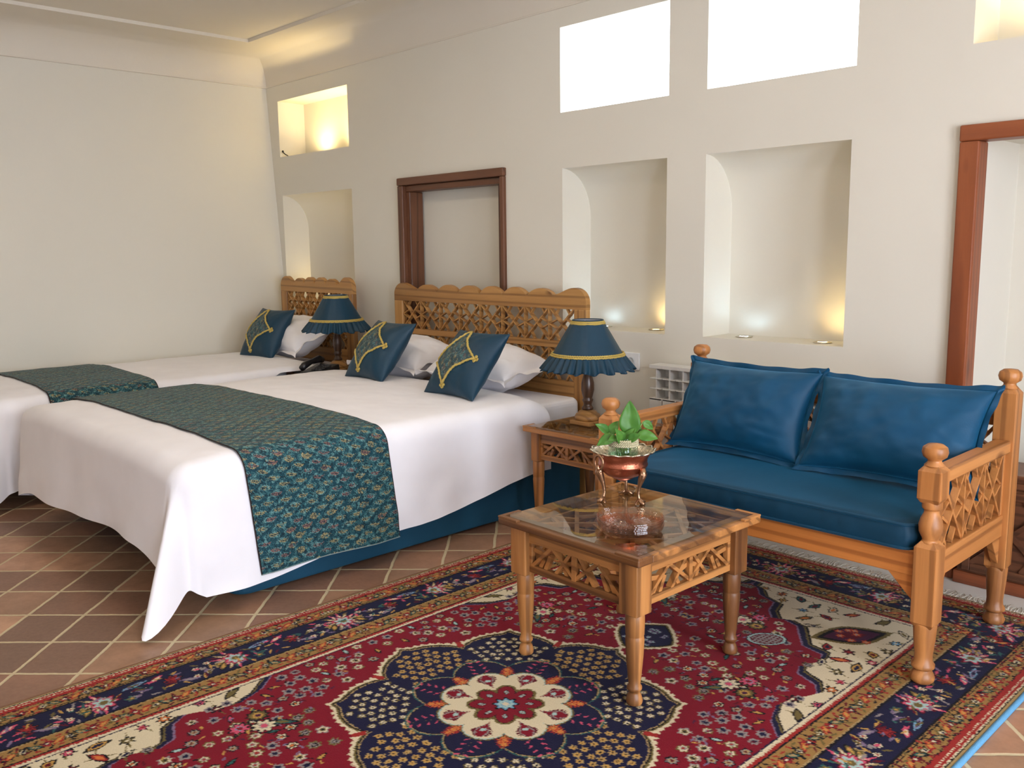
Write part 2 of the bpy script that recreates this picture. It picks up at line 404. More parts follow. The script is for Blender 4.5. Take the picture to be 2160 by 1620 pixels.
RW, RL = 1.045, 1.765
def paint_rug(res=.0033):
    rnd = random.Random(11)
    q = Raster(0, RW, 0, RL, res)              # one quarter, mirrored
    X, Y = q.X, q.Y
    ax = np.abs(X); ay = np.abs(Y)
    d = np.minimum(RW-ax, RL-ay)                # distance in from the edge
    q.fill(d > -1, 'red')
    # --- field: corner spandrels
    sp = [(.66,.43),(.60,.50),(.57,.585),(.60,.66),(.625,.72),(.59,.78),(.52,.81),(.50,.857),(.53,.92),(.515,.985),(.44,1.0),(.40,1.06),(.36,1.12),(.30,1.135),(.262,1.12),(.22,1.17),(.20,1.24),(.12,1.27),(.08,1.32),(.04,1.34),(.03,1.40),(.70,1.40),(.70,.43)]
    def grow(P, k):
        c = (.66, 1.33); return [(c[0]+(x-c[0])*(1+k/max(.1, math.hypot(x-c[0], y-c[1]))), c[1]+(y-c[1])*(1+k/max(.1, math.hypot(x-c[0], y-c[1])))) for x, y in P]
    q.poly(grow(sp, .040), 'lav'); q.poly(grow(sp, .034), 'navy'); q.poly(grow(sp, .014), 'olive'); q.poly(grow(sp, .008), 'black')
    spm = q.poly(sp, 'cream')
    redm = ~q.poly(grow(sp, .05), None)
    def inpoly(x, y, P):
        ins = False; j = len(P)-1
        for i in range(len(P)):
            xi, yi = P[i]; xj, yj = P[j]
            if (yi > y) != (yj > y) and x < (xj-xi)*(y-yi)/(yj-yi+1e-12)+xi: ins = not ins
            j = i
        return ins
    # --- red field florets in swarms
    big = grow(sp, .075)
    pts = []
    for k in range(5200):
        x, y = rnd.uniform(.01, .64), rnd.uniform(.0, 1.36)
        if inpoly(x, y, big): continue
        rr = math.hypot(x, y)
        if rr < .53+(.03*math.cos(8*math.atan2(y, x))) : continue
        if x < .13 and .50 < y < .84: continue
        ok = all((x-a)**2+(y-b)**2 > .0425**2 for a, b, _ in pts)
        if ok: pts.append((x, y, k))
    kinds = [['grey','cream','olive','black'], ['olive','grey','black','grey'], ['black','cream','black','orange'], ['grey','grey','navy','navy'], ['olive','cream','grey','brick'], ['black','grey','tan','maroon']]
    for x, y, k in pts:
        zone = int((noise.noise(Vector((x*3.4, y*3.4, 2.1)))+.6)*5) % 6
        kk = kinds[zone] if rnd.random() < .8 else rnd.choice(kinds)
        R = rnd.uniform(.0175, .0225)
        if rnd.random() < .18: q.leaf(x, y, .026, .009, rnd.uniform(0, PI), ['black', rnd.choice(['sky','gold','teal','pink'])])
        else:
            q.flower(x, y, R*1.12, ['maroon'], 7, rnd.random()); q.flower(x, y, R, kk, rnd.choice([5, 6, 7]), rnd.random()*6, .16)
    for k in range(420):
        x, y = rnd.uniform(.0, .64), rnd.uniform(.1, 1.36)
        if inpoly(x, y, big) or math.hypot(x, y) < .54: continue
        q.leaf(x, y, .012, .0035, rnd.uniform(0, PI), [rnd.choice(['maroon','plum','black','gold','lav'])])
    # bouquets
    for (bx, by) in ((.40, .57), (.17, 1.02)):
        q.leaf(bx-.02, by-.05, .06, .014, .8, ['black','teal','olive']); q.leaf(bx+.02, by+.05, .05, .014, 2.2, ['black','olive','sky'])
        q.flower(bx-.005, by-.005, .043, ['black','cream','cream','grey','pink'], 8, 0, .18)
        q.flower(bx+.03, by+.052, .036, ['black','pink','pink','blue','red'], 8, 0, .18)
        q.flower(bx+.06, by-.02, .036, ['black','olive','gold','plum'], 10, 0, .12)
    # oval with net
    sl, x, y = q.sub(.31, .93, .09)
    aa = .8; u = (x*math.cos(aa)+y*math.sin(aa))/.062; v = (-x*math.sin(aa)+y*math.cos(aa))/.045; r = np.hypot(u, v); im = q.img[sl]
    im[r < 1.12] = C['black']; im[r < 1.05] = C['sky']; im[r < .9] = C['maroon']
    im[(r < .82) & ((np.sin(x*420) > .3) | (np.sin(y*420) > .3))] = C['grey']; im[(r < .82) & (np.sin(x*420) <= .3) & (np.sin(y*420) <= .3)] = C['maroon']
    # spandrel ornament
    q.leaf(.50, 1.16, .15, .075, .9, ['olive','black','plum','plum','maroon'])
    for k in range(7): q.flower(.50+rnd.uniform(-.06, .06), 1.16+rnd.uniform(-.07, .07), .018, ['brick','orange','grey'], 6, rnd.random())
    P2 = []
    for k in range(2600):
        x, y = rnd.uniform(.05, .65), rnd.uniform(.45, 1.34)
        if not inpoly(x, y, grow(sp, -.025)) or math.hypot((x-.5)/1.0, (y-1.16)/1.3) < .11: continue
        if all((x-a)**2+(y-b)**2 > .062**2 for a, b in P2): P2.append((x, y))
    for x, y in P2:
        a = rnd.uniform(0, PI); q.leaf(x, y, .045, .004, a+.9, ['olive'], .8)
        if rnd.random() < .55: q.leaf(x, y, rnd.uniform(.030, .044), rnd.uniform(.013, .019), a, ['black', rnd.choice(['olive','teal','gold','brick','cream']), rnd.choice(['orange','olive','maroon','navy'])], .3)
        else: q.flower(x, y, rnd.uniform(.018, .027), ['black', rnd.choice(['maroon','orange','gold','blue','olive','pink']), rnd.choice(['cream','brick','navy'])], 6, rnd.random()*3)
    # --- pendant towards the short side
    for g, c in ((1.18,'cream'), (1.06,'olive'), (1.0,'black'), (.94,'navy')):
        a = np.abs(X)/(.105*g); yy = (Y-.665)/(.115*g)
        zig = 1+(.05*np.sin(np.arctan2(Y-.665, X)*22) if g > 1.1 else 0)
        q.fill((a < np.clip(1-np.abs(yy)**1.5, 0, 1)*zig) & (np.abs(yy) < 1), c)
    for k in range(10): q.flower(rnd.uniform(0, .055), .665+rnd.uniform(-.06, .07), .011, ['lav','sky','navy'], 5, 0)
    # --- medallion (polar)
    r = np.hypot(X, Y); a = np.arctan2(Y, X)
    lob = np.abs(np.cos(4*(a)))                      # 1 on lobe axes 0,45,90
    R8 = .405+.085*np.power(lob, .7)
    point = .02*np.exp(-((np.mod(a+PI/8, PI/4)-PI/8)/.035)**2)
    R8 = R8+point
    zig = .012*(np.abs(np.mod(a*60/PI, 1)-.5)*2)
    vall = np.exp(-((np.mod(a, PI/4)-PI/8)/.05)**2)
    m = r < R8+.012+zig+.022*vall; q.fill(m, 'cream')
    q.fill(r < R8+.006, 'olive'); q.fill(r < R8, 'black'); q.fill(r < R8-.006, 'tan'); q.fill(r < R8-.010, 'navy')
    sec = np.mod(a, PI/4)-PI/8                          # 0 on valley axes
    q.fill((vall > .35) & (r > .415) & (r < .455) & (np.abs(sec*r) < .010), 'brick')
    # outer petals florets, each petal its own colour
    petcol = [['olive','cream','cream'], ['tan','gold','gold'], ['lav','grey','cream'], ['tan','tan','orange']]
    for L in range(0, 3):
        ang0 = L*PI/4
        for rr in (.30, .33, .36, .39, .42, .45):
            nn = int(.30*rr/.034*(1.5 if rr < .43 else .7))+1
            for k in range(-nn, nn+1):
                aa = ang0+(k+.5*(int(rr*100) % 2))*.034/rr*1.05
                if abs(aa-ang0) > .36*(1 if rr < .40 else .55): continue
                jx, jy = rnd.uniform(-.004, .004), rnd.uniform(-.004, .004); q.flower(rr*math.cos(aa)+jx, rr*math.sin(aa)+jy, .0136, petcol[(L*2+1) % 4 if L != 1 else 0]+['black'], 6, rnd.random()*2, .2)
    # inner petals
    Rin = .225+.065*np.power(np.abs(np.sin(4*a)), .8)
    q.fill(r < Rin+.012, 'teal'); q.fill(r < Rin+.007, 'tan'); q.fill(r < Rin+.003, 'black'); q.fill(r < Rin-.001, 'navy')
    for k in range(4):
        a0 = PI/8+k*PI/4
        for s1 in (-1, 1):
            for t_ in np.linspace(.2, .3, 5):
                aa = a0+s1*(.05+.6*(.3-t_)); q.leaf(t_*math.cos(aa)*.97, t_*math.sin(aa)*.97, .010, .0035, aa+s1*.9, ['pink'])
        for t_ in np.linspace(.19, .29, 12): q.flower(t_*math.cos(a0), t_*math.sin(a0), .004, ['olive'], 5)
        a1 = k*PI/4
        for t_ in np.linspace(.190, .222, 4): q.flower(t_*math.cos(a1), t_*math.sin(a1), .027*(1-(t_-.19)*12), ['brick','orange','gold','orange'], 9, 0, .3)
    # white ring of eight drops
    Rw = .155+.045*np.power(np.abs(np.sin(4*a)), .55)
    q.fill(r < Rw+.008, 'olive'); q.fill(r < Rw+.003, 'sky'); q.fill(r < Rw, 'cream')
    for k in range(5):
        a0 = PI/8+(k-.0)*PI/4
        cx, cy = .146*math.cos(a0), .146*math.sin(a0)
        sl, x, y = q.sub(cx, cy, .06)
        u = (x*math.cos(a0)+y*math.sin(a0)); v = -x*math.sin(a0)+y*math.cos(a0)
        wd = .034*np.sqrt(np.clip(1-((u-.002)/.044)**2, 0, 1))*np.clip(.60+u/.05, .12, 1)
        im = q.img[sl]; zz = 1+.16*np.sin(u*900)
        im[np.abs(v) < wd*zz] = C['maroon']; im[np.abs(v) < wd*.72] = C['grey']; im[np.abs(v) < wd*.55] = C['red']; im[(np.hypot(u-.008, v) < .009)] = C['sky']
    q.fill(r < .078+.036*np.abs(np.cos(4*a))**1.5+.014*np.abs(np.sin(4*a)), 'olive')
    Rr = .066+.040*np.power(np.abs(np.cos(4*a)), .8); q.fill(r < Rr+.003, 'black'); q.fill(r < Rr, 'red')
    for k in range(3):
        a1 = k*PI/4; q.leaf(.070*math.cos(a1), .070*math.sin(a1), .015, .009, a1, ['black','sky','grey'])
    q.flower(0, 0, .041, ['black','blue','sky','blue','cream'], 8, 0, .14)
    # --- border
    along = np.where(RW-ax < RL-ay, Y, X); L = np.where(RW-ax < RL-ay, Y, X)
    def band(d0, d1, col): q.fill((d >= d0) & (d < d1), col)
    band(-1, .385, 'navy')
    band(.366, .386, 'cream'); band(.384, .389, 'navy')
    tri = .006*np.abs(np.mod(along/.012, 1)-.5)*2
    q.fill((d > .360) & (d < .369+tri), 'brick'); band(.354, .360, 'black')
    band(.270, .354, 'guard'); band(.262, .270, 'black'); band(.270, .274, 'tan')
    band(-1, .118, 'guard'); band(.108, .112, 'black'); band(.116, .124, 'black')
    band(-1, .053, 'black'); band(.033, .050, 'brick')
    band(-1, .033, 'cream'); q.fill((d > .020) & (d < .027+tri), 'brick'); q.fill((d>.0) & (d < .016), 'black'); q.fill((d < .012), 'tan')
    # guard bands ornament and main border ornament: placed along both sides
    def border(place, length):
        for dd in (.082, .314):
            s_ = .014
            i = 0
            while s_ < length:
                k = i % 4; x, y = place(s_, dd)
                if k == 0: q.flower(x, y, .022, ['black','olive','cream','navy'], 6, 0)
                elif k == 1: q.leaf(x, y, .026, .010, .7+place(0, 0, True), ['brick','orange','gold'], .4)
                elif k == 2: q.flower(x, y, .020, ['maroon','brick','navy','cream'], 5, 1)
                else: q.leaf(x, y, .028, .011, -.7+place(0, 0, True), ['black','teal','tan'], -.4)
                for e in (-.027, -.012, .014, .027):
                    x, y = place(s_+rnd.uniform(-.01, .01), dd+e); q.leaf(x, y, .012, .004, rnd.uniform(0, PI), [rnd.choice(['black','brick','olive','maroon'])])
                s_ += .030; i += 1
        s_ = .0; i = 0
        while s_ < length:
            k = i % 4; a_ = place(0, 0, True)
            x, y = place(s_, .192)
            if k == 0:
                for t_ in range(-3, 4):
                    q.leaf(x+.03*math.cos(a_+t_*.45), y+.03*math.sin(a_+t_*.45), .05, .008, a_+t_*.45, ['pink' if t_ % 2 else 'tan', 'cream'])
                q.flower(x, y, .05, ['maroon','pink','sky','sky','grey','olive'], 7, 0, .2); q.flower(*place(s_+.06, .2), .022, ['tan','olive','gold'], 5, 0)
            elif k == 1:
                for e1, e2 in ((-.02, -.03), (.025, -.012), (0, .03), (.04, .035)):
                    q.flower(*place(s_+e1, .192+e2), .0165, ['black','cream','cream','brick'], 6, .3)
                q.leaf(*place(s_-.05, .22), .035, .013, a_+1, ['black','olive','gold'])
            elif k == 2:
                q.flower(x, y, .034, ['black','brick','maroon','maroon','brick'], 8, 0, .25)
                q.leaf(*place(s_+.04, .155), .035, .010, a_+.5, ['pink','cream']); q.leaf(*place(s_-.04, .23), .035, .010, a_-.4, ['lav','grey'])
            else:
                for e1, e2 in ((-.02, 0), (.0, .022), (.02, 0), (0, -.022)): q.flower(*place(s_+e1, .185+e2), .013, ['cream'], 5, 0)
                q.flower(*place(s_+.035, .225), .020, ['teal','olive','gold'], 5, 0); q.leaf(*place(s_, .15), .045, .010, a_+.2, ['blue','lav','navy'])
            for e in range(11):
                x, y = place(s_+rnd.uniform(-.05, .05), rnd.uniform(.135, .255))
                q.leaf(x, y, rnd.uniform(.012, .022), .0045, rnd.uniform(0, PI), [rnd.choice(['lav','grey','olive','pink','gold','teal','maroon'])])
            s_ += .105; i += 1
    border(lambda s_, dd, ang=False: PI/2 if ang else (RW-dd, s_), RL-.13)
    border(lambda s_, dd, ang=False: 0 if ang else (s_, RL-dd), RW-.13)
    half = np.concatenate([q.img[::-1], q.img[1:]], 0)
    full = np.concatenate([half[:, ::-1], half[:, 1:]], 1)
    return full
def grid_mesh(name, P, img, mat, parent=None):
    """P (nx,ny,3) positions, img (nx,ny,3) colours; one grid mesh with a colour attribute"""
    nx, ny = P.shape[:2]; me = bpy.data.meshes.new(name)
    idx = np.arange(nx*ny).reshape(nx, ny)
    q = np.stack([idx[:-1, :-1], idx[1:, :-1], idx[1:, 1:], idx[:-1, 1:]], -1).reshape(-1, 4)
    me.vertices.add(nx*ny); me.vertices.foreach_set('co', P.reshape(-1).astype(np.float32))
    me.loops.add(q.size); me.loops.foreach_set('vertex_index', q.reshape(-1).astype(np.int32))
    me.polygons.add(len(q)); me.polygons.foreach_set('loop_start', np.arange(0, q.size, 4, dtype=np.int32))
    me.polygons.foreach_set('use_smooth', np.ones(len(q), bool))
    me.update(calc_edges=True); me.validate()
    if img is not None:
        at = me.color_attributes.new('Col', 'FLOAT_COLOR', 'POINT')
        at.data.foreach_set('color', np.concatenate([img, np.ones((nx, ny, 1))], -1).reshape(-1).astype(np.float32))
    me.materials.append(mat)
    o = bpy.data.objects.new(name, me); COL.objects.link(o)
    if parent: o.parent = parent
    return o

def paisley(nx, ny, res, seed=5):
    """woven teal brocade with paisley drops, small curls and gold sprigs"""
    q = Raster(0, (nx-1)*res, 0, (ny-1)*res, res); q.nx = nx
    X, Y = q.X, q.Y
    col = {k: np.array(srgb(*v)) for k, v in dict(g=(16,66,80), d=(12,46,58), l=(104,152,152), m=(58,112,118), y=(168,156,112), p=(148,108,100)).items()}
    im = q.img; im[:] = col['g']
    rs = random.Random(seed)
    W, H = X[-1, 0], Y[0, -1]
    n2 = np.sin(X*190+1.6*np.sin(Y*130))*np.sin(Y*170+1.8*np.sin(X*150)); im[n2 > .35] = col['d']; im[(n2 > -.10) & (n2 < -.01)] = col['m']; im[(n2 > .42) & (n2 < .50)] = col['m']
    step = .062
    def drop(cx, cy, s, ang, c1, c2):
        sl, x, y = q.sub(cx, cy, s*1.6)
        if x.size == 0: return
        u = (x*math.cos(ang)+y*math.sin(ang))/s; v = (-x*math.sin(ang)+y*math.cos(ang))/s
        v = v-.45*np.clip(u, 0, 2)**2
        wd = .55*np.sqrt(np.clip(1-((u+.1)/1.1)**2, 0, 1))*np.clip(1.0-.55*(u+.2), .12, 1)
        t = np.where(wd > 0, np.abs(v)/np.maximum(wd, 1e-4), 9); t = np.where(np.abs(u+.1) > 1.1, 9, t)
        a = im[sl]; a[t < 1.18] = col['d']; a[t < 1.0] = col[c1]; a[t < .74] = col['d']; a[t < .50] = col[c2]; a[t < .20] = col['d']
    j = 0; y = 0
    while y < H+step:
        x = (j % 2)*step*.5
        while x < W+step:
            drop(x, y, .022, 1.35+.2*math.sin(x*9), 'l' if rs.random() < .7 else 'y', 'y' if rs.random() < .6 else 'p')
            drop(x+step*.5, y+.006, .015, -1.0, 'm', 'l')
            for k in range(5):
                cx, cy = x+rs.uniform(-.028, .028), y+rs.uniform(-.018, .018); sl, xx, yy = q.sub(cx, cy, .007)
                if xx.size:
                    r = np.hypot(xx, yy); a = im[sl]; a[(r > .0032) & (r < .0055)] = col['l' if k % 2 else 'm']
            x += step
        y += step*.62; j += 1
    return im

# ------------------------------------------------------------------ structure
WY, LX, CZ = 3.68, -6.58, 2.80
def S(o, label=None): o['kind'] = 'structure'; return o
def lwx(z): return -6.34-.092*z     # battered left wall

mb = MB(); mb.box((-7.2, -3.3, -.1), (2.4, 4.7, 0)); S(mb.build('floor', M_TILE))
# back wall with openings
holes = [  # x0,x1,z0,z1
    (-6.41, -5.46, 2.062, 2.48), (-6.40, -5.447, .90, 1.77), (-4.865, -3.885, .0, 1.785), (-3.433, -2.715, 2.06, 2.50), (-3.42, -2.72, .90, 1.766),
    (-2.496, -1.775, 2.06, 2.50), (-2.495, -1.782, .90, 1.766), (-1.325, -.35, 2.07, 2.50), (-1.285, -.16, 0, 1.735)]
xs = sorted({-7.2, 2.3} | {h[0] for h in holes} | {h[1] for h in holes}); zs = sorted({0, 3.0} | {h[2] for h in holes} | {h[3] for h in holes})
mb = MB()
WOB = lambda x, z: Vector((x, WY+.006*noise.noise(Vector((x*1.3, z*1.3, 0))), z))
for i in range(len(xs)-1):
    for j in range(len(zs)-1):
        cx, cz = (xs[i]+xs[i+1])/2, (zs[j]+zs[j+1])/2
        if any(h[0] < cx < h[1] and h[2] < cz < h[3] for h in holes): continue
        mb.add([(xs[i], WY, zs[j]), (xs[i+1], WY, zs[j]), (xs[i+1], WY, zs[j+1]), (xs[i], WY, zs[j+1])], [(0, 1, 2, 3)])
def recess(x0, x1, z0, z1, d, arch=False, back=True, floor=True):
    Y1 = WY+d
    if not arch:
        mb.add([(x0,WY,z0),(x0,Y1,z0),(x0,Y1,z1),(x0,WY,z1)], [(0,1,2,3)]); mb.add([(x1,WY,z0),(x1,Y1,z0),(x1,Y1,z1),(x1,WY,z1)], [(3,2,1,0)])
        mb.add([(x0,WY,z1),(x1,WY,z1),(x1,Y1,z1),(x0,Y1,z1)], [(3,2,1,0)])
        if floor: mb.add([(x0,WY,z0),(x1,WY,z0),(x1,Y1,z0),(x0,Y1,z0)], [(0,1,2,3)])
        if back: mb.add([(x0,Y1,z0),(x1,Y1,z0),(x1,Y1,z1),(x0,Y1,z1)], [(0,1,2,3)])
    else:
        prof = [(Y1, z0)]+[(WY+d*math.cos(t), z1-.26+.26*math.sin(t)) for t in np.linspace(0, PI/2, 12)]
        rc = .06
        # rounded vertical corner on the far side
        xsn = [(x0, 0)]+[(x1-rc+rc*math.sin(t), rc*(1-math.cos(t))) for t in np.linspace(0, PI/2, 7)]
        def pt(xo, off, yp, zp): return (xo, max(WY, yp-off*(yp-WY)/d), zp)
        for a in range(len(xsn)-1):
            for b in range(len(prof)-1):
                mb.add([pt(*xsn[a], *prof[b]), pt(*xsn[a+1], *prof[b]), pt(*xsn[a+1], *prof[b+1]), pt(*xsn[a], *prof[b+1])], [(0,1,2,3)], True)
        side = [(WY, z0)]+prof
        n = len(side)
        mb.add([(x0, y, z) for y, z in side], [tuple(range(n))])
        side = [(WY, z0)]+[(max(WY, y-rc*(y-WY)/d), z) for y, z in prof]
        mb.add([(x1, y, z) for y, z in side], [tuple(range(n-1, -1, -1))])
        mb.add([(x0,WY,z0),(x1,WY,z0),(x1,Y1,z0),(x0,Y1,z0)], [(0,1,2,3)])
recess(*holes[0], .23); recess(*holes[1], .22, True); recess(*holes[2], .13); recess(*holes[3], .14, back=False); recess(*holes[4], .235, True)
recess(*holes[5], .14, back=False); recess(*holes[6], .23, True); recess(*holes[7], .25); recess(*holes[8], .46)
wb_o = mb.build('wall_back', M_WALL, weld=True)
S(wb_o)
m = wb_o.modifiers.new('bevel', 'BEVEL'); m.width = .012; m.segments = 3; m.limit_method = 'ANGLE'; m.angle_limit = math.radians(50)
# left wall (battered), front and right walls with openings
mb = MB(); mb.grid(2, 2, lambda a, b: (lwx(3.0*b), -3.3+a*7.0, 3.0*b)); mb.box((-7.3, -3.3, 0), (-7.25, 3.7, 3.0)); S(mb.build('wall_left', M_WALL))
def wall_with(name, rect, hs, thick, fn):
    us = sorted({rect[0], rect[1]} | {h[0] for h in hs} | {h[1] for h in hs}); vs = sorted({rect[2], rect[3]} | {h[2] for h in hs} | {h[3] for h in hs})
    mb = MB()
    for i in range(len(us)-1):
        for j in range(len(vs)-1):
            cu, cv = (us[i]+us[i+1])/2, (vs[j]+vs[j+1])/2
            if any(h[0] < cu < h[1] and h[2] < cv < h[3] for h in hs): continue
            for t_ in (0, thick): mb.add([fn(us[i], t_, vs[j]), fn(us[i+1], t_, vs[j]), fn(us[i+1], t_, vs[j+1]), fn(us[i], t_, vs[j+1])], [(0,1,2,3)])
    for u0, u1, v0, v1 in hs:
        mb.add([fn(u0,0,v0),fn(u0,thick,v0),fn(u0,thick,v1),fn(u0,0,v1)], [(0,1,2,3)]); mb.add([fn(u1,0,v0),fn(u1,thick,v0),fn(u1,thick,v1),fn(u1,0,v1)], [(0,1,2,3)])
        mb.add([fn(u0,0,v1),fn(u1,0,v1),fn(u1,thick,v1),fn(u0,thick,v1)], [(0,1,2,3)]); mb.add([fn(u0,0,v0),fn(u1,0,v0),fn(u1,thick,v0),fn(u0,thick,v0)], [(0,1,2,3)])
    return S(mb.build(name, M_WALL))
RH = [(-.7, .5, .05, 2.35), (1.1, 2.3, .05, 2.35)]
wall_with('wall_right', (-3.3, 3.7, 0, 3.0), RH, .25, lambda u, t, v: (2.2+t, u, v))
FH = [(-1.3, -.4, 1.0, 2.0)]
wall_with('wall_front', (-7.2, 2.3, 0, 3.0), FH, .25, lambda u, t, v: (u, -3.2-t, v))
# window frames
def skylight(name, x0, x1, z0, z1, y):
    o = MB().box((x0, y-.003, z0), (x1, y+.003, z1)).build(name, M_PANE); S(o)
def window(name, p0, p1, n, cols, rows, fr=.05, mat=None):
    """p0,p1 opposite corners in the opening plane; n axis of depth (0 x, 1 y)"""
    mb = MB(); u = 1-n; a, b = Vector(p0), Vector(p1)
    def seg(u0, u1, z0, z1, t_=.03):
        lo = [0, 0, z0]; hi = [0, 0, z1]; lo[u], hi[u] = u0, u1; lo[n], hi[n] = a[n]-t_, a[n]+t_
        mb.box(lo, hi)
    seg(a[u], a[u]+fr, a[2], b[2]); seg(b[u]-fr, b[u], a[2], b[2]); seg(a[u], b[u], a[2], a[2]+fr); seg(a[u], b[u], b[2]-fr, b[2])
    for k in range(1, cols): c = a[u]+(b[u]-a[u])*k/cols; seg(c-fr*.35, c+fr*.35, a[2], b[2], .02)
    for k in range(1, rows): c = a[2]+(b[2]-a[2])*k/rows; seg(a[u], b[u], c-fr*.35, c+fr*.35, .02)
    o = mb.build(name, mat or wood(2, 'red')); S(o)
    g = MB(); lo = [0, 0, a[2]]; hi = [0, 0, b[2]]; lo[u], hi[u] = a[u], b[u]; lo[n], hi[n] = a[n]-.003, a[n]+.003; g.box(lo, hi); g.build('pane', M_PANE, o)
    return o
skylight('window_1', -3.433, -2.715, 2.06, 2.50, 3.80); skylight('window_2', -2.496, -1.775, 2.06, 2.50, 3.80)
for k, h in enumerate(RH): window('window_%d' % (k+3), (2.33, h[0], h[2]), (2.33, h[1], h[3]), 0, 2, 4)
window('window_5', (FH[0][0], -3.35, FH[0][2]), (FH[0][1], -3.35, FH[0][3]), 1, 3, 2)
# ceiling with coves
mb = MB()
IX0, IX1, IY0, IY1 = -6.06, 1.9, -2.8, 3.27
mb.add([(IX0,IY0,CZ+.022),(IX1,IY0,CZ+.022),(IX1,IY1,CZ+.022),(IX0,IY1,CZ+.022)], [(0,1,2,3)])
for a, b in (((IX0,IY0),(IX1,IY0)), ((IX1,IY0),(IX1,IY1)), ((IX1,IY1),(IX0,IY1)), ((IX0,IY1),(IX0,IY0))):
    mb.add([(*a,CZ),(*b,CZ),(*b,CZ+.022),(*a,CZ+.022)], [(0,1,2,3)])
RX0, RY1 = -6.31, 3.46
O = [(RX0,-3.3),(2.4,-3.3),(2.4,RY1),(RX0,RY1)]; I = [(IX0,IY0),(IX1,IY0),(IX1,IY1),(IX0,IY1)]
for k in range(4):
    k2 = (k+1) % 4; mb.add([(*O[k],CZ),(*O[k2],CZ),(*I[k2],CZ),(*I[k],CZ)], [(0,1,2,3)])
NP = 14
prof = [(1-math.sin(t), math.cos(t)) for t in np.linspace(PI/2, 0, NP)]  # (distance factor from rim to wall, height below rim factor)
def cv(t): # concave cove: 0 at the wall foot, 1 at the rim
    a = t*PI/2; return 1-math.cos(a), math.sin(a)   # inward, up
for t0, t1 in zip(np.linspace(0, 1, NP)[:-1], np.linspace(0, 1, NP)[1:]):
    (i0, u0), (i1, u1) = cv(t0), cv(t1)
    yb = lambda i: WY-.002-(WY-RY1)*i; xl = lambda i: LX+.012+(RX0-LX-.012)*i; z = lambda u: 2.605+(CZ-2.605)*u
    mb.add([(xl(i0), yb(i0), z(u0)), (2.4, yb(i0), z(u0)), (2.4, yb(i1), z(u1)), (xl(i1), yb(i1), z(u1))], [(0,1,2,3)], True)
    mb.add([(xl(i0), -3.3, z(u0)), (xl(i0), yb(i0), z(u0)), (xl(i1), yb(i1), z(u1)), (xl(i1), -3.3, z(u1))], [(0,1,2,3)], True)
mb.box((-7.3, -3.4, 2.95), (2.6, 4.0, 3.0))
co_ = S(mb.build('ceiling', M_CEIL, weld=True)); co_.data.set_sharp_from_angle(angle=math.radians(24))
mb = MB(); mb.box((LX-.02, WY-.006, 2.597), (2.2, WY+.02, 2.607)); mb.box((LX-.04, -3.3, 2.597), (LX+.018, WY, 2.607)); S(mb.build('trim_1', M_CEIL, bevel=.003))
mb = MB(); mb.box((-2.9, 3.47, 0), (2.2, 4.2, .004)); S(mb.build('baseboard_back', M_MARBLE))

# wooden frame round the recess behind the double bed
mb = MB()
F = lambda a, b: mb.box(a, b)
F((-4.885, 3.655, .3), (-4.832, 3.78, 1.754)); F((-3.900, 3.655, .3), (-3.868, 3.78, 1.754)); 
F((-4.833, 3.688, .3), (-4.795, 3.80, 1.714)); F((-3.945, 3.688, .3), (-3.899, 3.80, 1.714))
o = mb.build('door_1', wood(2, 'dark'), bevel=.006); S(o); tag(o, 'dark wooden frame around the wall recess behind the double headboard')
MB().box((-4.887, 3.652, 1.755), (-3.866, 3.78, 1.803)).box((-4.833, 3.685, 1.715), (-3.899, 3.79, 1.7545)).build('lintel', wood(0, 'dark'), o, bevel=.006)
mb = MB()
mb.box((-1.345, 3.655, 0), (-1.272, 3.75, 1.714)); mb.box((-.172, 3.655, 0), (-.10, 3.75, 1.714))
o = mb.build('door_2', wood(2, 'red'), bevel=.006); S(o); tag(o, 'reddish wooden door frame around the deep recess at the right')
MB().box((-1.346, 3.653, 1.7145), (-.099, 3.75, 1.775)).build('lintel', wood(0, 'red'), o, bevel=.006)

# ------------------------------------------------------------------ ceiling lamps (behind and above the view)
base = None
for k, (lx, ly) in enumerate(LAMP_SPOTS):
    if base is None:
        t = thing('ceiling_lamp', 'round warm ceiling lamp', 'lamp', (lx, ly, 2.822), group='ceiling lamps')
        MB().lathe([(.001, 0), (.2, 0), (.2, -.02), (.185, -.03)], seg=40).build('lamp_base', M_PVC, t)
        MB().lathe([(.18, -.03), (.17, -.042), (.12, -.052), (.0001, -.055)], seg=40).build('diffuser', emit('warm_diffuser', (1, .82, .6), 3), t)
        base = t
    else: dup(base, (lx, ly, 2.822), label='round warm ceiling lamp')

# ------------------------------------------------------------------ niche spotlights
M_COOL, M_WARM = emit('cool_led', (.8, .93, 1), 14), emit('warm_led', (1, .86, .55), 14)
def spotlight(x, y, z, cool, label, power, tilt=(0, .35), watts=None):
    t = thing('recessed_spotlight', label, 'spotlight', (x, y, z), group='spotlights set in the niche sills')
    MB().lathe([(.026, .001), (.040, .001), (.041, .004), (.038, .006), (.028, .006), (.026, .003)], seg=28).build('ring', M_SILVER, t)
    MB().lathe([(.0001, .003), (.026, .003)], seg=24).build('lens', M_COOL if cool else M_WARM, t)
    l = bpy.data.lights.new('spot_light', 'SPOT'); l.energy = power; l.color = (.50, .78, 1) if cool else (1, .76, .36); l.spot_size = math.radians(150); l.spot_blend = .9; l.shadow_soft_size = .03
    o = bpy.data.objects.new('spot_light', l); COL.objects.link(o); o.parent = t; o.location = (0, 0, .012)
    o.rotation_euler = Vector((tilt[0], tilt[1], 1)).to_track_quat('-Z', 'Y').to_euler()
spotlight(-3.24, 3.83, .90, True, 'cool white spotlight in the niche sill just behind the near bedside lamp', .9)
spotlight(-2.895, 3.84, .90, False, 'warm spotlight at the right end of the narrower niche sill behind the lamp', 1.9, (.35, .2))
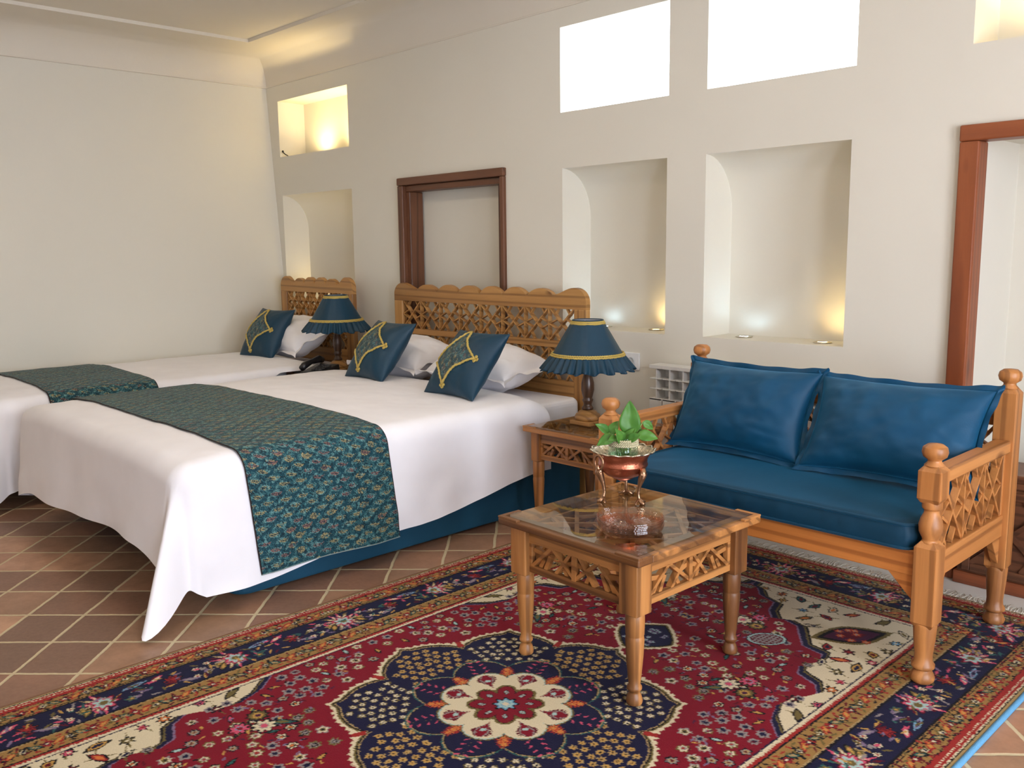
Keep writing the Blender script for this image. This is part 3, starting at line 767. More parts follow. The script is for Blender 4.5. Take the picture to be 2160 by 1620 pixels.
spotlight(-2.34, 3.80, .90, True, 'cool white spotlight in the sill of the wide niche above the bench', 1.3)
spotlight(-1.93, 3.785, .90, False, 'warm spotlight at the right end of the wide niche sill above the bench', 2.2, (.35, .3))
spotlight(-6.2, 3.82, .90, False, 'warm spotlight in the corner niche sill behind the single headboard, nearer the left wall', 5)
spotlight(-5.56, 3.82, .90, False, 'warm spotlight in the corner niche sill beside the single headboard post', 3)
spotlight(-6.1, 3.76, 2.062, False, 'warm spotlight inside the lit upper corner niche, nearer the left wall', 12)
spotlight(-5.66, 3.76, 2.062, False, 'warm spotlight inside the lit upper corner niche, away from the left wall', 18)
spotlight(-1.0, 3.82, 2.07, False, 'warm spotlight inside the upper niche at the right edge', 30)
t = thing('cable_end', 'short black cable end poking up from the sill of the lit upper corner niche', 'cable', (-6.36, 3.70, 2.062))
MB().tube([(0, .03, 0), (0, .015, .012), (-.005, 0, .02), (-.02, -.008, .035)], .004).lathe([(.0001, 0), (.008, .002), (.008, .014), (.0001, .018)], (-.022, -.010, .034), 10).build('cable_tip', M_BLACK, t)

# ------------------------------------------------------------------ lattice (carved star fretwork)
def lattice(mb, o, U, V, n, w, h, cells, bar=.009, depth=.022, verts=True):
    """o lower left corner, U,V unit vectors in plane, n normal"""
    o, U, V, n = Vector(o), Vector(U), Vector(V), Vector(n)
    P = lambda a, b: o+U*a+V*b
    cw = w/cells
    def B(a, b, k=1.0, d=depth, off=0): mb.bar(P(*a)+n*off, P(*b)+n*off, bar*k, d, n)
    for i in range(cells):
        x0, x1 = i*cw, (i+1)*cw; m_ = (x0+x1)/2
        B((x0, 0), (x1, h), 1, depth); B((x0, h), (x1, 0), 1, depth, -.0012)
        for xx, sg in ((x0, 1), (x1, -1)):
            for s2 in (-1, 1): B((xx, h/2), (xx+sg*cw*.36, h/2+s2*h*.17), .85, depth*.9, -.0016)
            for s2 in (0, 1):
                yb = s2*h; B((xx+sg*cw*.36, yb), (xx+sg*cw*.20, yb+(-1 if s2 else 1)*h*.24), 1.0, depth*.7, -.004)
        if i and verts: B((x0, 0), (x0, h), 1, depth, .0016)
    return mb

def lattice_thin(mb, o, U, V, n, w, h, bays, bar=.011, depth=.02):
    """looser fretwork of the small tables: crossed diagonals meeting a middle upright"""
    o, U, V, n = Vector(o), Vector(U), Vector(V), Vector(n); P = lambda a, b: o+U*a+V*b; cw = w/bays
    def B(a, b, k=1.0, d=depth, off=0): mb.bar(P(*a)+n*off, P(*b)+n*off, bar*k, d, n)
    for i in range(bays):
        x0 = i*cw; fl = (lambda a_: x0+a_*cw) if i % 2 == 0 else (lambda a_: x0+(1-a_)*cw)
        for k_, (a0, b0, a1, b1) in enumerate([(0, 0, .47, 1), (.50, 1, 1, .05), (.56, 0, .90, 1), (.30, .0, .42, .62), (.02, .70, .30, .60), (.72, .45, 1, .70), (.16, 0, .26, .40), (.78, 0, .70, .40)]):
            B((fl(a0), b0*h), (fl(a1), b1*h), 1.0 if k_ < 3 else 1.25, depth*(1 if k_ < 3 else .75), -.0012*k_)
        if i: B((x0, 0), (x0, h), 1.5, depth, .002)
    return mb

# ------------------------------------------------------------------ headboards
def headboard(x0, x1, zt, ztop, nh, cells, label, y=3.57, zlow=.6):
    W = x1-x0; t = thing('headboard', label, 'headboard', ((x0+x1)/2, y, 0)); 
    hw = W/2; pw = .085; TH = .035
    # top rail outline
    pts = []
    def arc(xa, za, xb, zb, bulge, n=10):
        for k in range(n+1):
            s_ = k/n; pts.append((xa+(xb-xa)*s_, za+(zb-za)*s_+bulge*math.sin(PI*s_)))
    def wave(xa, za, xb, zb, n=8):
        for k in range(n+1):
            s_ = k/n; e = (1-math.cos(PI*s_))/2; pts.append((xa+(xb-xa)*s_, za+(zb-za)*e))
    H = ztop
    e1 = .10*W/1.65; pz = H-.005
    pts.append((-hw, H-.115))
    for k in range(9):
        a = PI-k*PI/2/8; pts.append((-hw+.085+.085*math.cos(a), H-.075+.075*math.sin(a)))
    d1 = -hw+.085+.16*min(1, W/1.4)
    dp = .040 if W > 1.2 else .052; wave(-hw+.085, H, d1, H-dp)
    n0, n1 = d1, -d1; step = (n1-n0)/nh
    for k in range(nh):
        a, b = n0+k*step, n0+(k+1)*step
        za = H-dp if k == 0 else H-.050; zb = H-dp if k == nh-1 else H-.050
        for q in range(11):
            s_ = q/10; pts.append((a+(b-a)*s_, za+(zb-za)*s_+(.046 if 0 < k < nh-1 else .038)*math.sin(PI*s_)**.75))
    wave(-d1, H-dp, hw-.085, H)
    for k in range(9):
        a = PI/2-k*PI/2/8; pts.append((hw-.085+.085*math.cos(a), H-.075+.075*math.sin(a)))
    pts.append((hw, H-.115)); pts.append((hw-pw, H-.115)); pts.append((-hw+pw, H-.115))
    clean = [pts[0]]
    for p in pts[1:]:
        if math.hypot(p[0]-clean[-1][0], p[1]-clean[-1][1]) > 1e-4: clean.append(p)
    # as quads strips so the concave outline meshes cleanly
    top = clean[:-2]; mb = MB(); b = H-.115; n = len(top)
    vs = [(x, -TH/2, z) for x, z in top]+[(x, -TH/2, b) for x, z in top]+[(x, TH/2, z) for x, z in top]+[(x, TH/2, b) for x, z in top]
    fs = []
    for i in range(n-1):
        fs += [(i, i+1, n+i+1, n+i), (2*n+i, 3*n+i, 3*n+i+1, 2*n+i+1), (i, 2*n+i, 2*n+i+1, i+1), (n+i, n+i+1, 3*n+i+1, 3*n+i)]
    fs += [(0, n, 3*n, 2*n), (n-1, 3*n-1, 4*n-1, 2*n-1)]
    mb.add(vs, fs); mb.build('top_rail', wood(0, 'bed'), t, weld=True, bevel=.004)
    zr1 = H-.10; 
    for sx in (-1, 1):
        MB().box((min(sx*hw, sx*(hw-pw)), -TH/2-.002, 0), (max(sx*hw, sx*(hw-pw)), TH/2+.002, H-.113)).build('post', wood(2, 'bed'), t, bevel=.006)
        p = MB(); ya = -TH/2-.004; p.lathe([(.0001, 0), (.013, .0), (.016, .006), (.009, .009), (.0001, .010)], (0, 0, 0), 14)
        p.xf(Matrix.Translation((sx*(hw-pw*.45), ya+.004, H-.30)) @ Matrix.Rotation(PI/2, 4, 'X')); p.build('peg', wood(0, 'dark'), t)
    za, zb = H-.29, H-.112
    MB().box((-hw+pw, -TH/2, za-.038), (hw-pw, TH/2, za)).build('middle_rail', wood(0, 'bed'), t, bevel=.003)
    MB().box((-hw+pw, -TH/2, .30), (hw-pw, TH/2, zlow)).build('bottom_board', wood(0, 'bed'), t, bevel=.003)
    l = MB(); lattice(l, (-hw+pw, -.002, za), (1,0,0), (0,0,1), (0,-1,0), W-2*pw, zb-za+.004, cells, .0080, .026)
    l.build('fretwork', wood(0, 'bed'), t)
    l = MB(); lattice(l, (-hw+pw, -.002, zlow), (1,0,0), (0,0,1), (0,-1,0), W-2*pw, za-.038-zlow, cells, .0080, .026)
    l.build('fretwork', wood(0, 'bed'), t)
    return t
headboard(-4.812, -3.136, 1.12, 1.126, 6, 8, 'wide carved wooden headboard of the double bed with scalloped top rail', zlow=.62)
headboard(-6.275, -5.30, 1.14, 1.152, 4, 5, 'narrow carved wooden headboard of the single bed in the corner', zlow=.64)

# ------------------------------------------------------------------ beds
def fbm(x, y, s=1, seed=0): return noise.noise(Vector((x*s+seed, y*s, seed*1.7)))+.5*noise.noise(Vector((x*s*2.1+seed, y*s*2.1, 3+seed)))

class Duvet:
    """a sheet over a box: top X0..X1, foot at Y0, head edge at Y1"""
    def __init__(s, X0, X1, Y0, Y1, zt, hemR, hemF, hemL, tipR=None, tipL=None, seed=0):
        s.X0, s.X1, s.Y0, s.Y1, s.zt, s.hemR, s.hemF, s.hemL, s.seed = X0, X1, Y0, Y1, zt, hemR, hemF, hemL, seed
        s.tipR, s.tipL = tipR, tipL; s.R = .085
    def top(s, x, y):
        cx = (x-(s.X0+s.X1)/2)/((s.X1-s.X0)/2); 
        z = s.zt+.028*(1-cx**4)+.007*fbm(x, y, 2.2, s.seed)+.0035*fbm(x, y, 7, s.seed+4)
        z += -.012*max(0, (s.Y0+.25-y)/.25)
        hd = (s.Y1-y)/.12
        if hd < 1: z -= .035*(1-max(0, hd))**2
        return z
    def drop(s, base, d, arc, flare, wav, along):
        R = s.R; a = arc/R
        if a < PI/2: h, dn = R*math.sin(a), R*(1-math.cos(a))
        else:
            e = arc-R*PI/2; h, dn = R+flare*e, R+e*math.sqrt(max(.05, 1-flare*flare)); 
            h += wav*min(1, e/.30)*(math.sin(along*9.0+s.seed)*.6+fbm(along, arc, 5, s.seed+2)*.9)
        return Vector((base[0]+d[0]*h, base[1]+d[1]*h, base[2]-dn))
    def side(s, y, arc, off=0):
        """right-hand fall"""
        b = (s.X1-s.R, y, s.top(s.X1-s.R, y)+off)
        p = s.drop(b, (1, 0), arc, .03, .012, y); return p+Vector((off, 0, 0))
    def lside(s, y, arc, off=0):
        b = (s.X0+s.R, y, s.top(s.X0+s.R, y)+off)
        p = s.drop(b, (-1, 0), arc, .03, .012, y); return p-Vector((off, 0, 0))
    def build(s, name, parent):
        mb = MB(); NR = 26
        xa, xb, ya = s.X0+s.R, s.X1-s.R, s.Y0+s.R
        mb.grid(90, 90, lambda u, v: (xa+(xb-xa)*u, ya+(s.Y1-ya)*v, s.top(xa+(xb-xa)*u, ya+(s.Y1-ya)*v)))
        nS = 80
        def arcs(L): return lambda v: L*v
        # right side
        def fr(u, v):
            y = ya+(s.Y1-ya)*u; b = (xb, y, s.top(xb, y)); L = (b[2]-s.hemR(y)) + s.R*(PI/2-1)
            return s.drop(b, (1, 0), L*v, .03, .012, y)
        mb.grid(90, NR, fr)
        def fl(u, v):
            y = ya+(s.Y1-ya)*u; b = (xa, y, s.top(xa, y)); L = (b[2]-s.hemL(y)) + s.R*(PI/2-1)
            return s.drop(b, (-1, 0), L*v, .03, .012, y)
        mb.grid(90, NR, fl)
        def ff(u, v):
            x = xa+(xb-xa)*u; b = (x, ya, s.top(x, ya)); L = (b[2]-s.hemF(x)) + s.R*(PI/2-1)
            e = min(u, 1-u); p = s.drop(b, (0, -1), L*v, .12, .016, x*.45)
            p.y -= .006*math.sin(x*13+v*2)*v*v*(1-math.exp(-e*12)); return p
        mb.grid(90, NR, ff)
        def corner(bx, sx, hem0, hem1, tip):
            b0 = (bx, ya, s.top(bx, ya)); L0 = b0[2]-hem0+s.R*(PI/2-1); L1 = b0[2]-hem1+s.R*(PI/2-1)
            def fc(u, v):
                a = u*PI/2; d = (sx*math.cos(a), -math.sin(a)); w_ = math.sin(2*a)**2 if tip else 0
                wt = math.exp(-((u-tip[1])/.15)**2) if tip else 0
                L = L0+(L1-L0)*u+(tip[0]*wt if tip else 0)
                f0 = .03+.09*u+(tip[2]*wt if tip else 0)
                k = math.sin(PI*u)
                p = s.drop(b0, d, L*v, f0, (.012+.004*u)*(1-math.sin(2*a)), ya if u < .5 else bx*.45)
                fold = .012*math.sin(u*PI*4)*k*max(0, v-.2)
                return p+Vector((d[0]*fold, d[1]*fold, 0))
            mb.grid(40, NR, fc)
        corner(xb, 1, s.hemR(ya), s.hemF(xb), s.tipR)
        corner(xa, -1, s.hemL(ya), s.hemF(xa), s.tipL)
        return mb.build(name, M_WHITE, parent, weld=.0015, sub=0)

def smooth(a, b, x): x = max(0, min(1, (x-a)/(b-a))); return x*x*(3-2*x)
hemR = lambda y: .085+.05*smooth(1.5, 2.3, y)+.10*smooth(2.3, 3.2, y)+.005*math.sin(y*7)
hemF = lambda x: .215+.02*math.sin((x+4)*3)-.10*smooth(-4.6, -5.05, x)-.03*smooth(-3.4, -3.14, x)
DV = Duvet(-4.93, -3.06, 1.275, 3.20, .585, hemR, hemF, lambda y: .10+.47*smooth(2.5, 2.9, y), (.185, .66, .31), None, 1.0)
DS = Duvet(-6.33, -5.14, 1.22, 3.22, .585, lambda y: .10+.47*smooth(2.5, 2.9, y), lambda x: .08, lambda y: .15, (.05, .5, .15), None, 5.0)

def rounded_box(mb, x0, x1, y0, y1, z0, z1, r, n=8, crown=0):
    ring = []
    for cx, cy, a0 in ((x1-r, y1-r, 0), (x0+r, y1-r, PI/2), (x0+r, y0+r, PI), (x1-r, y0+r, 1.5*PI)):
        for k in range(n+1): a = a0+PI/2*k/n; ring.append((cx+r*math.cos(a), cy+r*math.sin(a)))
    mb.prism(ring, lambda x, y: (x, y, z0), lambda x, y: (x, y, z1)); return mb
def bed(name, label, x0, x1, y0, y1, dv, mx0, mx1):
    t = thing(name, label, 'bed', ((x0+x1)/2, (y0+y1)/2, 0)); o = t.location.copy()
    def mk(): m_ = MB(); m_.o = o; return m_
    m_ = mk(); rounded_box(m_, x0, x1, y0, y1, .012, .30, .07); m_.build('bed_base', M_BASE, t, bevel=.012, seg=3)
    for sx in (x0+.15, x1-.15):
        for sy in (y0+.15, y1-.15): m_ = mk(); m_.lathe([(.03, 0), (.03, .02)], (sx, sy, 0), 16); m_.build('foot', M_BLACK, t)
    m_ = mk(); rounded_box(m_, mx0, mx1, y0+.0, y1, .302, .548, .06); m_.build('mattress', M_WHITE2, t, bevel=.035, seg=4)
    m_ = mk()
    d = dv.build('duvet', t)
    for v in d.data.vertices: v.co -= o
    return t
bed('double_bed', 'wide white-covered double bed with teal base nearest the camera', -4.84, -3.13, 1.517, 3.54, DV, -4.83, -3.15)
bed('single_bed', 'narrow white-covered single bed against the left wall', -6.27, -5.32, 1.517, 3.54, DS, -6.27, -5.32)

# runners
def runner(name, label, dv, y0, y1, hang, hangL, res, slant=.05, seed=5):
    xa, xb = dv.X0+dv.R, dv.X1-dv.R
    total = hangL+(xb-xa)+hang; nx = int(total/res)+1; ny = int((y1-y0)/res)+1
    P = np.zeros((nx, ny, 3))
    for i in range(nx):
        s_ = i*res
        for j in range(ny):
            y = y0+(y1-y0)*j/(ny-1)
            if s_ < hangL:
                p = dv.lside(y, hangL-s_, .009)
            elif s_ <= hangL+xb-xa:
                x = xa+(s_-hangL); p = (x, y, dv.top(x, y)+.009)
            else:
                e = s_-hangL-(xb-xa); y2 = y+slant*e/hang; p = dv.side(y2, e, .009)
                p = p+Vector((.004*math.sin(y*20)*e, 0, 0))
            P[i, j] = p
    img = paisley(nx, ny, res, seed)
    dark = np.array(srgb(40, 22, 20)); k = max(2, int(.006/res)); img[:, :k] = dark; img[:, -k:] = dark
    img[-2:, :] = np.array(srgb(150, 165, 160))
    o = grid_mesh(name, P, img, M_BROC)
    m_ = o.modifiers.new('solidify', 'SOLIDIFY'); m_.thickness = .003; m_.offset = -1
    return tag(o, label, 'bed runner', 'teal paisley bed runners')
runner('bed_runner', 'teal paisley runner laid across the double bed and hanging down its near side', DV, 1.53, 2.185, .545, .2, .0025)
runner('bed_runner', 'teal paisley runner laid across the single bed by the left wall', DS, 1.50, 2.09, .30, .06, .0035, .0, 8)

# ------------------------------------------------------------------ cushions and pillows
def puff(w, h, t, a, b, pinch=.06, pw=.42, seed=0, wr=.004):
    x = w/2*a*(1-pinch*(1-b*b)); y = h/2*b*(1-pinch*(1-a*a))
    k = max(0, (1-a*a))*max(0, (1-b*b)); th = t/2*k**pw
    th += wr*fbm(a*2, b*2, 2, seed)*min(1, k*3)
    return x, y, th
def pillow_mesh(w, h, t, n=34, pinch=.06, pw=.42, flange=0, seed=0, wr=.004, flop=0):
    mb = MB(); side = lambda sg: (lambda u, v: (lambda a, b: (lambda p: (p[0], p[1], sg*p[2]))(puff(w, h, t, a, b, pinch, pw, seed, wr)))(math.sin((u-.5)*PI), math.sin((v-.5)*PI)))
    mb.grid(n, n, side(1)); mb.grid(n, n, side(-1), flip=True)
    if flange:
        def ring(k, r):
            m_ = n-1; q = int(k) % (4*m_); e, f = divmod(q, m_); s_ = f/m_
            a, b = [(-1+2*s_, -1), (1, -1+2*s_), (1-2*s_, 1), (-1, 1-2*s_)][e]
            a, b = (math.sin(a*PI/2), math.sin(b*PI/2))
            x, y, _ = puff(w, h, t, a, b, pinch, pw, seed, 0)
            ww = flange*r; L = max(abs(a), abs(b))
            return (x+ww*a*(1 if abs(a) > .999 else .0+abs(a)**3), y+ww*b*(1 if abs(b) > .999 else abs(b)**3), (.006*math.sin(k*.9)+.012*flop*math.sin(k*.33))*r)
        N = 4*(n-1)
        vs = []
        for k in range(N): vs += [ring(k, 0), ring(k, .5), ring(k, 1)]
        fs = []
        for k in range(N):
            k2 = (k+1) % N
            for j in range(2): fs.append((k*3+j, k2*3+j, k2*3+j+1, k*3+j+1))
        mb.add(vs, fs, True)
    return mb
def place(o, loc, xdir, up, scale=1):
    """local x -> xdir, local y -> up (leaning), local z -> normal (front)"""
    X = Vector(xdir).normalized(); U = Vector(up).normalized(); N = X.cross(U).normalized(); U = N.cross(X)
    M = Matrix((X, U, N)).transposed().to_4x4(); M.translation = loc; o.matrix_world = M

# white bed pillows
pil = pillow_mesh(.62, .36, .27, pinch=.05, pw=.44, flange=.045, seed=2, wr=.012, flop=1.4)
pspec = [((-3.66, 3.318, .690), (1, .03, 0), (0, .97, .16), 'white pillow at the near side of the double bed, behind the nearer teal cushion'),
         ((-4.37, 3.318, .690), (1, -.04, .0), (0, .96, .18), 'white pillow at the far side of the double bed, behind the farther teal cushion'),
         ((-5.72, 3.33, .735), (1, -.06, .05), (0, .80, .45), 'white pillow on the single bed behind its teal cushion')]
first = None
for loc, xd, up, lab in pspec:
    o = pil.build('bed_pillow', M_WHITE2, weld=True) if first is None else first.copy()
    if first is None: first = o; m_ = o.modifiers.new('subsurf', 'SUBSURF'); m_.levels = m_.render_levels = 1
    else: COL.objects.link(o)
    place(o, loc, xd, up); tag(o, lab, 'pillow', 'white pillows on the beds')

# decorative cushions
def deco():
    W = .40; root = pillow_mesh(W, W, .18, pinch=.10, pw=.50, seed=9, wr=.007).build('decorative_cushion', M_SATIN, weld=True)
    m_ = root.modifiers.new('subsurf', 'SUBSURF'); m_.levels = m_.render_levels = 1
    corners = [(.86, .50), (.43, .07), (.02, .42), (.43, .95)]
    def S_(u, v, off=.0):
        a = max(-1, min(1, (2*u-1))); b = max(-1, min(1, (2*v-1)))
        x, y, z = puff(W, W, .18, a, b, .10, .50, 9, .007); return Vector((x, y, z+off))
    cen = (.43, .49)
    def edge(i, s_):
        p, q = corners[i], corners[(i+1) % 4]; mx = p[0]+(q[0]-p[0])*s_; my = p[1]+(q[1]-p[1])*s_
        k = .15*math.sin(PI*s_); return (mx+(cen[0]-mx)*k, my+(cen[1]-my)*k)
    per = [edge(i, k/16) for i in range(4) for k in range(16)]
    nr = 26; P = np.zeros((len(per)+1, nr, 3))
    uv = np.zeros((len(per)+1, nr, 2))
    for i in range(len(per)+1):
        e = per[i % len(per)]
        for j in range(nr):
            s_ = .02+.98*j/(nr-1); u, v = cen[0]+(e[0]-cen[0])*s_, cen[1]+(e[1]-cen[1])*s_; P[i, j] = S_(u, v, .003); uv[i, j] = (u*W, v*W)
    # denser: refine the panel on a square grid clipped to the outline
    n = 120; pg = MB(); colr = []
    pa = paisley(n, n, W/(n-1), 21)
    def inside(u, v):
        ins = False; j = len(per)-1
        for i in range(len(per)):
            xi, yi = per[i]; xj, yj = per[j]
            if (yi > v) != (yj > v) and u < (xj-xi)*(v-yi)/(yj-yi+1e-12)+xi: ins = not ins
            j = i
        return ins
    ok = [[inside(i/(n-1), j/(n-1)) for j in range(n)] for i in range(n)]
    ids = {}; vs = []; fs = []
    def vid(i, j):
        if (i, j) not in ids: ids[(i, j)] = len(vs); vs.append(S_(i/(n-1), j/(n-1), .0028)); colr.append(pa[i, j]*.75+np.array(srgb(92, 96, 96))*.35)
        return ids[(i, j)]
    for i in range(n-1):
        for j in range(n-1):
            if ok[i][j] and ok[i+1][j+1]: fs.append((vid(i, j), vid(i+1, j), vid(i+1, j+1), vid(i, j+1)))
    me = bpy.data.meshes.new('brocade_panel'); me.from_pydata(vs, [], fs); me.polygons.foreach_set('use_smooth', [True]*len(fs))
    at = me.color_attributes.new('Col', 'FLOAT_COLOR', 'POINT'); at.data.foreach_set('color', np.concatenate([np.array(colr), np.ones((len(colr), 1))], 1).reshape(-1).astype(np.float32))
    me.materials.append(M_BROC); po = bpy.data.objects.new('brocade_panel', me); COL.objects.link(po); po.parent = root
    tb = MB(); fine = [edge(i, k/28) for i in range(4) for k in range(28)]
    pts = [S_(u, v, .004) for u, v in fine]
    tb.tube(pts, [.0060+.0016*math.sin(k*2.2) for k in range(len(pts))], 8, True)
    for c in (corners[0], corners[1]):
        dx, dy = c[0]-cen[0], c[1]-cen[1]; L = math.hypot(dx, dy); dx /= L; dy /= L
        for e1, e2 in ((.03, 0), (.012, .028), (.012, -.028)):
            u, v = c[0]+dx*e1-dy*e2, c[1]+dy*e1+dx*e2
            ce = S_(u, v, .004); tb.tube([ce+Vector((.006*math.cos(a), .006*math.sin(a), 0)) for a in np.linspace(0, 2*PI, 9)[:-1]], .005, 6, True)
    tb.build('gold_braid', M_GOLD, root)
    return root
dc = deco()
for k, (loc, xd, up, lab) in enumerate([
        ((-3.425, 2.965, .760), (1, -.04, 0), (0, .235, .29), 'teal cushion with gold braid leaning nearest to the camera on the double bed'),
        ((-4.245, 3.02, .765), (1, -.06, 0), (0, .225, .29), 'teal cushion with gold braid leaning on the far side of the double bed'),
        ((-5.77, 3.14, .765), (1, .08, 0), (0, .20, .31), 'teal cushion with gold braid leaning on the single bed')]):
    if k == 0: o = dc
    else:
        o = dc.copy(); COL.objects.link(o)
        for ch in dc.children: c = ch.copy(); COL.objects.link(c); c.parent = o
    place(o, loc, xd, up); tag(o, lab, 'cushion', 'teal cushions with gold braid')

# ------------------------------------------------------------------ small tables
def turned_leg(mb, x, y, top, sq, hs, r=.026, b0=0):
    """square block from top down to sq, turned below"""
    mb.box((x-hs, y-hs, sq), (x+hs, y+hs, top))
    z0 = sq; f = lambda k: z0*k
    mb.lathe([(.0001, b0), (r*.62, b0), (r*.8, b0+.002), (r*.90, .014), (r*.95, .024), (r*.80, .040), (r*.62, .047), (r*.62, .052), (r*.86, .058), (r*.86, .066), (r*.66, .074), (r*.78, .10),
              (r*.98, f(.55)), (r*1.08, f(.72)), (r*1.02, f(.76)), (r*1.0, f(.765)), (r*1.06, f(.78)), (r*1.10, f(.9)), (r*1.08, f(1.0)), (.0001, f(1.0)+.001)], (x, y, 0), 20)
def small_table(name, label, cat, cx, cy, w, d, h, ap_h, sqz, mat='table', hs=.030, rz=0, group=None, bays=2):
    t = thing(name, label, cat, (cx, cy, 0), rz, group); W2, D2 = w/2, d/2; ov = .028; fw = .062; tt = .026
    lx, ly = W2-ov-hs, D2-ov-hs
    for sx in (-1, 1):
        for sy in (-1, 1):
            m_ = MB(); turned_leg(m_, sx*lx, sy*ly, h-tt, sqz, hs, b0=.0105 if name == 'coffee_table' else 0); m_.build('leg', wood(2, mat), t, bevel=.004)
    m_ = MB()
    m_.box((-W2, -D2, h-tt), (W2, -D2+fw, h-.004)); m_.box((-W2, D2-fw, h-tt), (W2, D2, h-.004)); m_.box((-W2, -D2+fw, h-tt), (-W2+fw, D2-fw, h-.004)); m_.box((W2-fw, -D2+fw, h-tt), (W2, D2-fw, h-.004))
    m_.build('top_frame', wood(0, mat), t, bevel=.004)
    lw = .016; k = .30
    for (sx, sy) in ((-1, -1), (-1, 1), (1, -1), (1, 1)):   # raised corner pieces on the frame
        m_ = MB()
        for ax_, s_, e in ((0, sy, sx), (1, sx, sy)):
            L = (W2 if ax_ == 0 else D2); a, b = sorted((e*L, e*L*(1-k)))
            if ax_ == 0: q = sorted((s_*D2, s_*(D2-lw))); m_.box((a, q[0], h-.005), (b, q[1], h+.002))
            else: q = sorted((s_*W2, s_*(W2-lw))); a, b = sorted((e*(L-lw), e*L*(1-k))); m_.box((q[0], a, h-.005), (q[1], b, h+.002))
        m_.build('corner_strip', wood(0, mat), t, bevel=.0015)
    MB().box((-W2+lw+.002, -D2+lw+.002, h-.0035), (W2-lw-.002, D2-lw-.002, h+.0015)).build('glass_top', M_GLASS, t)
    # inset lattice under the glass
    m_ = MB(); iw, idp = w-2*fw, d-2*fw
    lattice(m_, (-iw/2, -idp/2, h-.030), (1,0,0), (0,1,0), (0,0,1), iw, idp/2, 2, .014, .012); lattice(m_, (-iw/2, 0, h-.030), (1,0,0), (0,1,0), (0,0,1), iw, idp/2, 2, .014, .012)
    m_.build('inset_fretwork', wood(0, mat), t)
    za, zb = sqz+.012, h-tt
    for (ax_, s_) in ((0, -1), (0, 1), (1, -1), (1, 1)):
        half = (lx if ax_ == 0 else ly)-hs+.002; yy = s_*((ly if ax_ == 0 else lx)+.004)
        m_ = MB(); bt = .020
        def bx(a0, a1, z0, z1):
            if ax_ == 0: m_.box((a0, yy-bt/2, z0), (a1, yy+bt/2, z1))
            else: m_.box((yy-bt/2, a0, z0), (yy+bt/2, a1, z1))
        bx(-half, half, zb-.052, zb); bx(-half, half, za, za+.024); bx(-half, -half+.014, za+.0242, zb-.0522); bx(half-.014, half, za+.0242, zb-.0522)
        ap = m_.build('apron', wood(0 if ax_ == 0 else 1, mat), t, bevel=.002)
        m_ = MB(); U = (1,0,0) if ax_ == 0 else (0,1,0); n = (0, s_, 0) if ax_ == 0 else (s_, 0, 0)
        o_ = (-half+.012, yy, za+.022) if ax_ == 0 else (yy, -half+.012, za+.022)
        lattice_thin(m_, o_, U, (0,0,1), n, 2*half-.024, zb-.05-za-.022, bays)
        m_.build('fretwork', wood(0 if ax_ == 0 else 1, mat), ap)
    return t
small_table('coffee_table', 'square wooden coffee table with glass top standing on the rug', 'table', -1.762, 2.205, .585, .610, .48, .13, .292, 'table', .034, math.radians(-1.5))
small_table('nightstand', 'wooden nightstand with fretwork apron between the double bed and the bench', 'nightstand', -2.752, 3.185, .50, .48, .50, .12, .33, 'table', .026, 0, 'nightstands')
small_table('nightstand', 'dark wooden nightstand squeezed between the two beds', 'nightstand', -5.075, 3.225, .40, .46, .55, .12, .38, 'dark', .026, 0, 'nightstands')

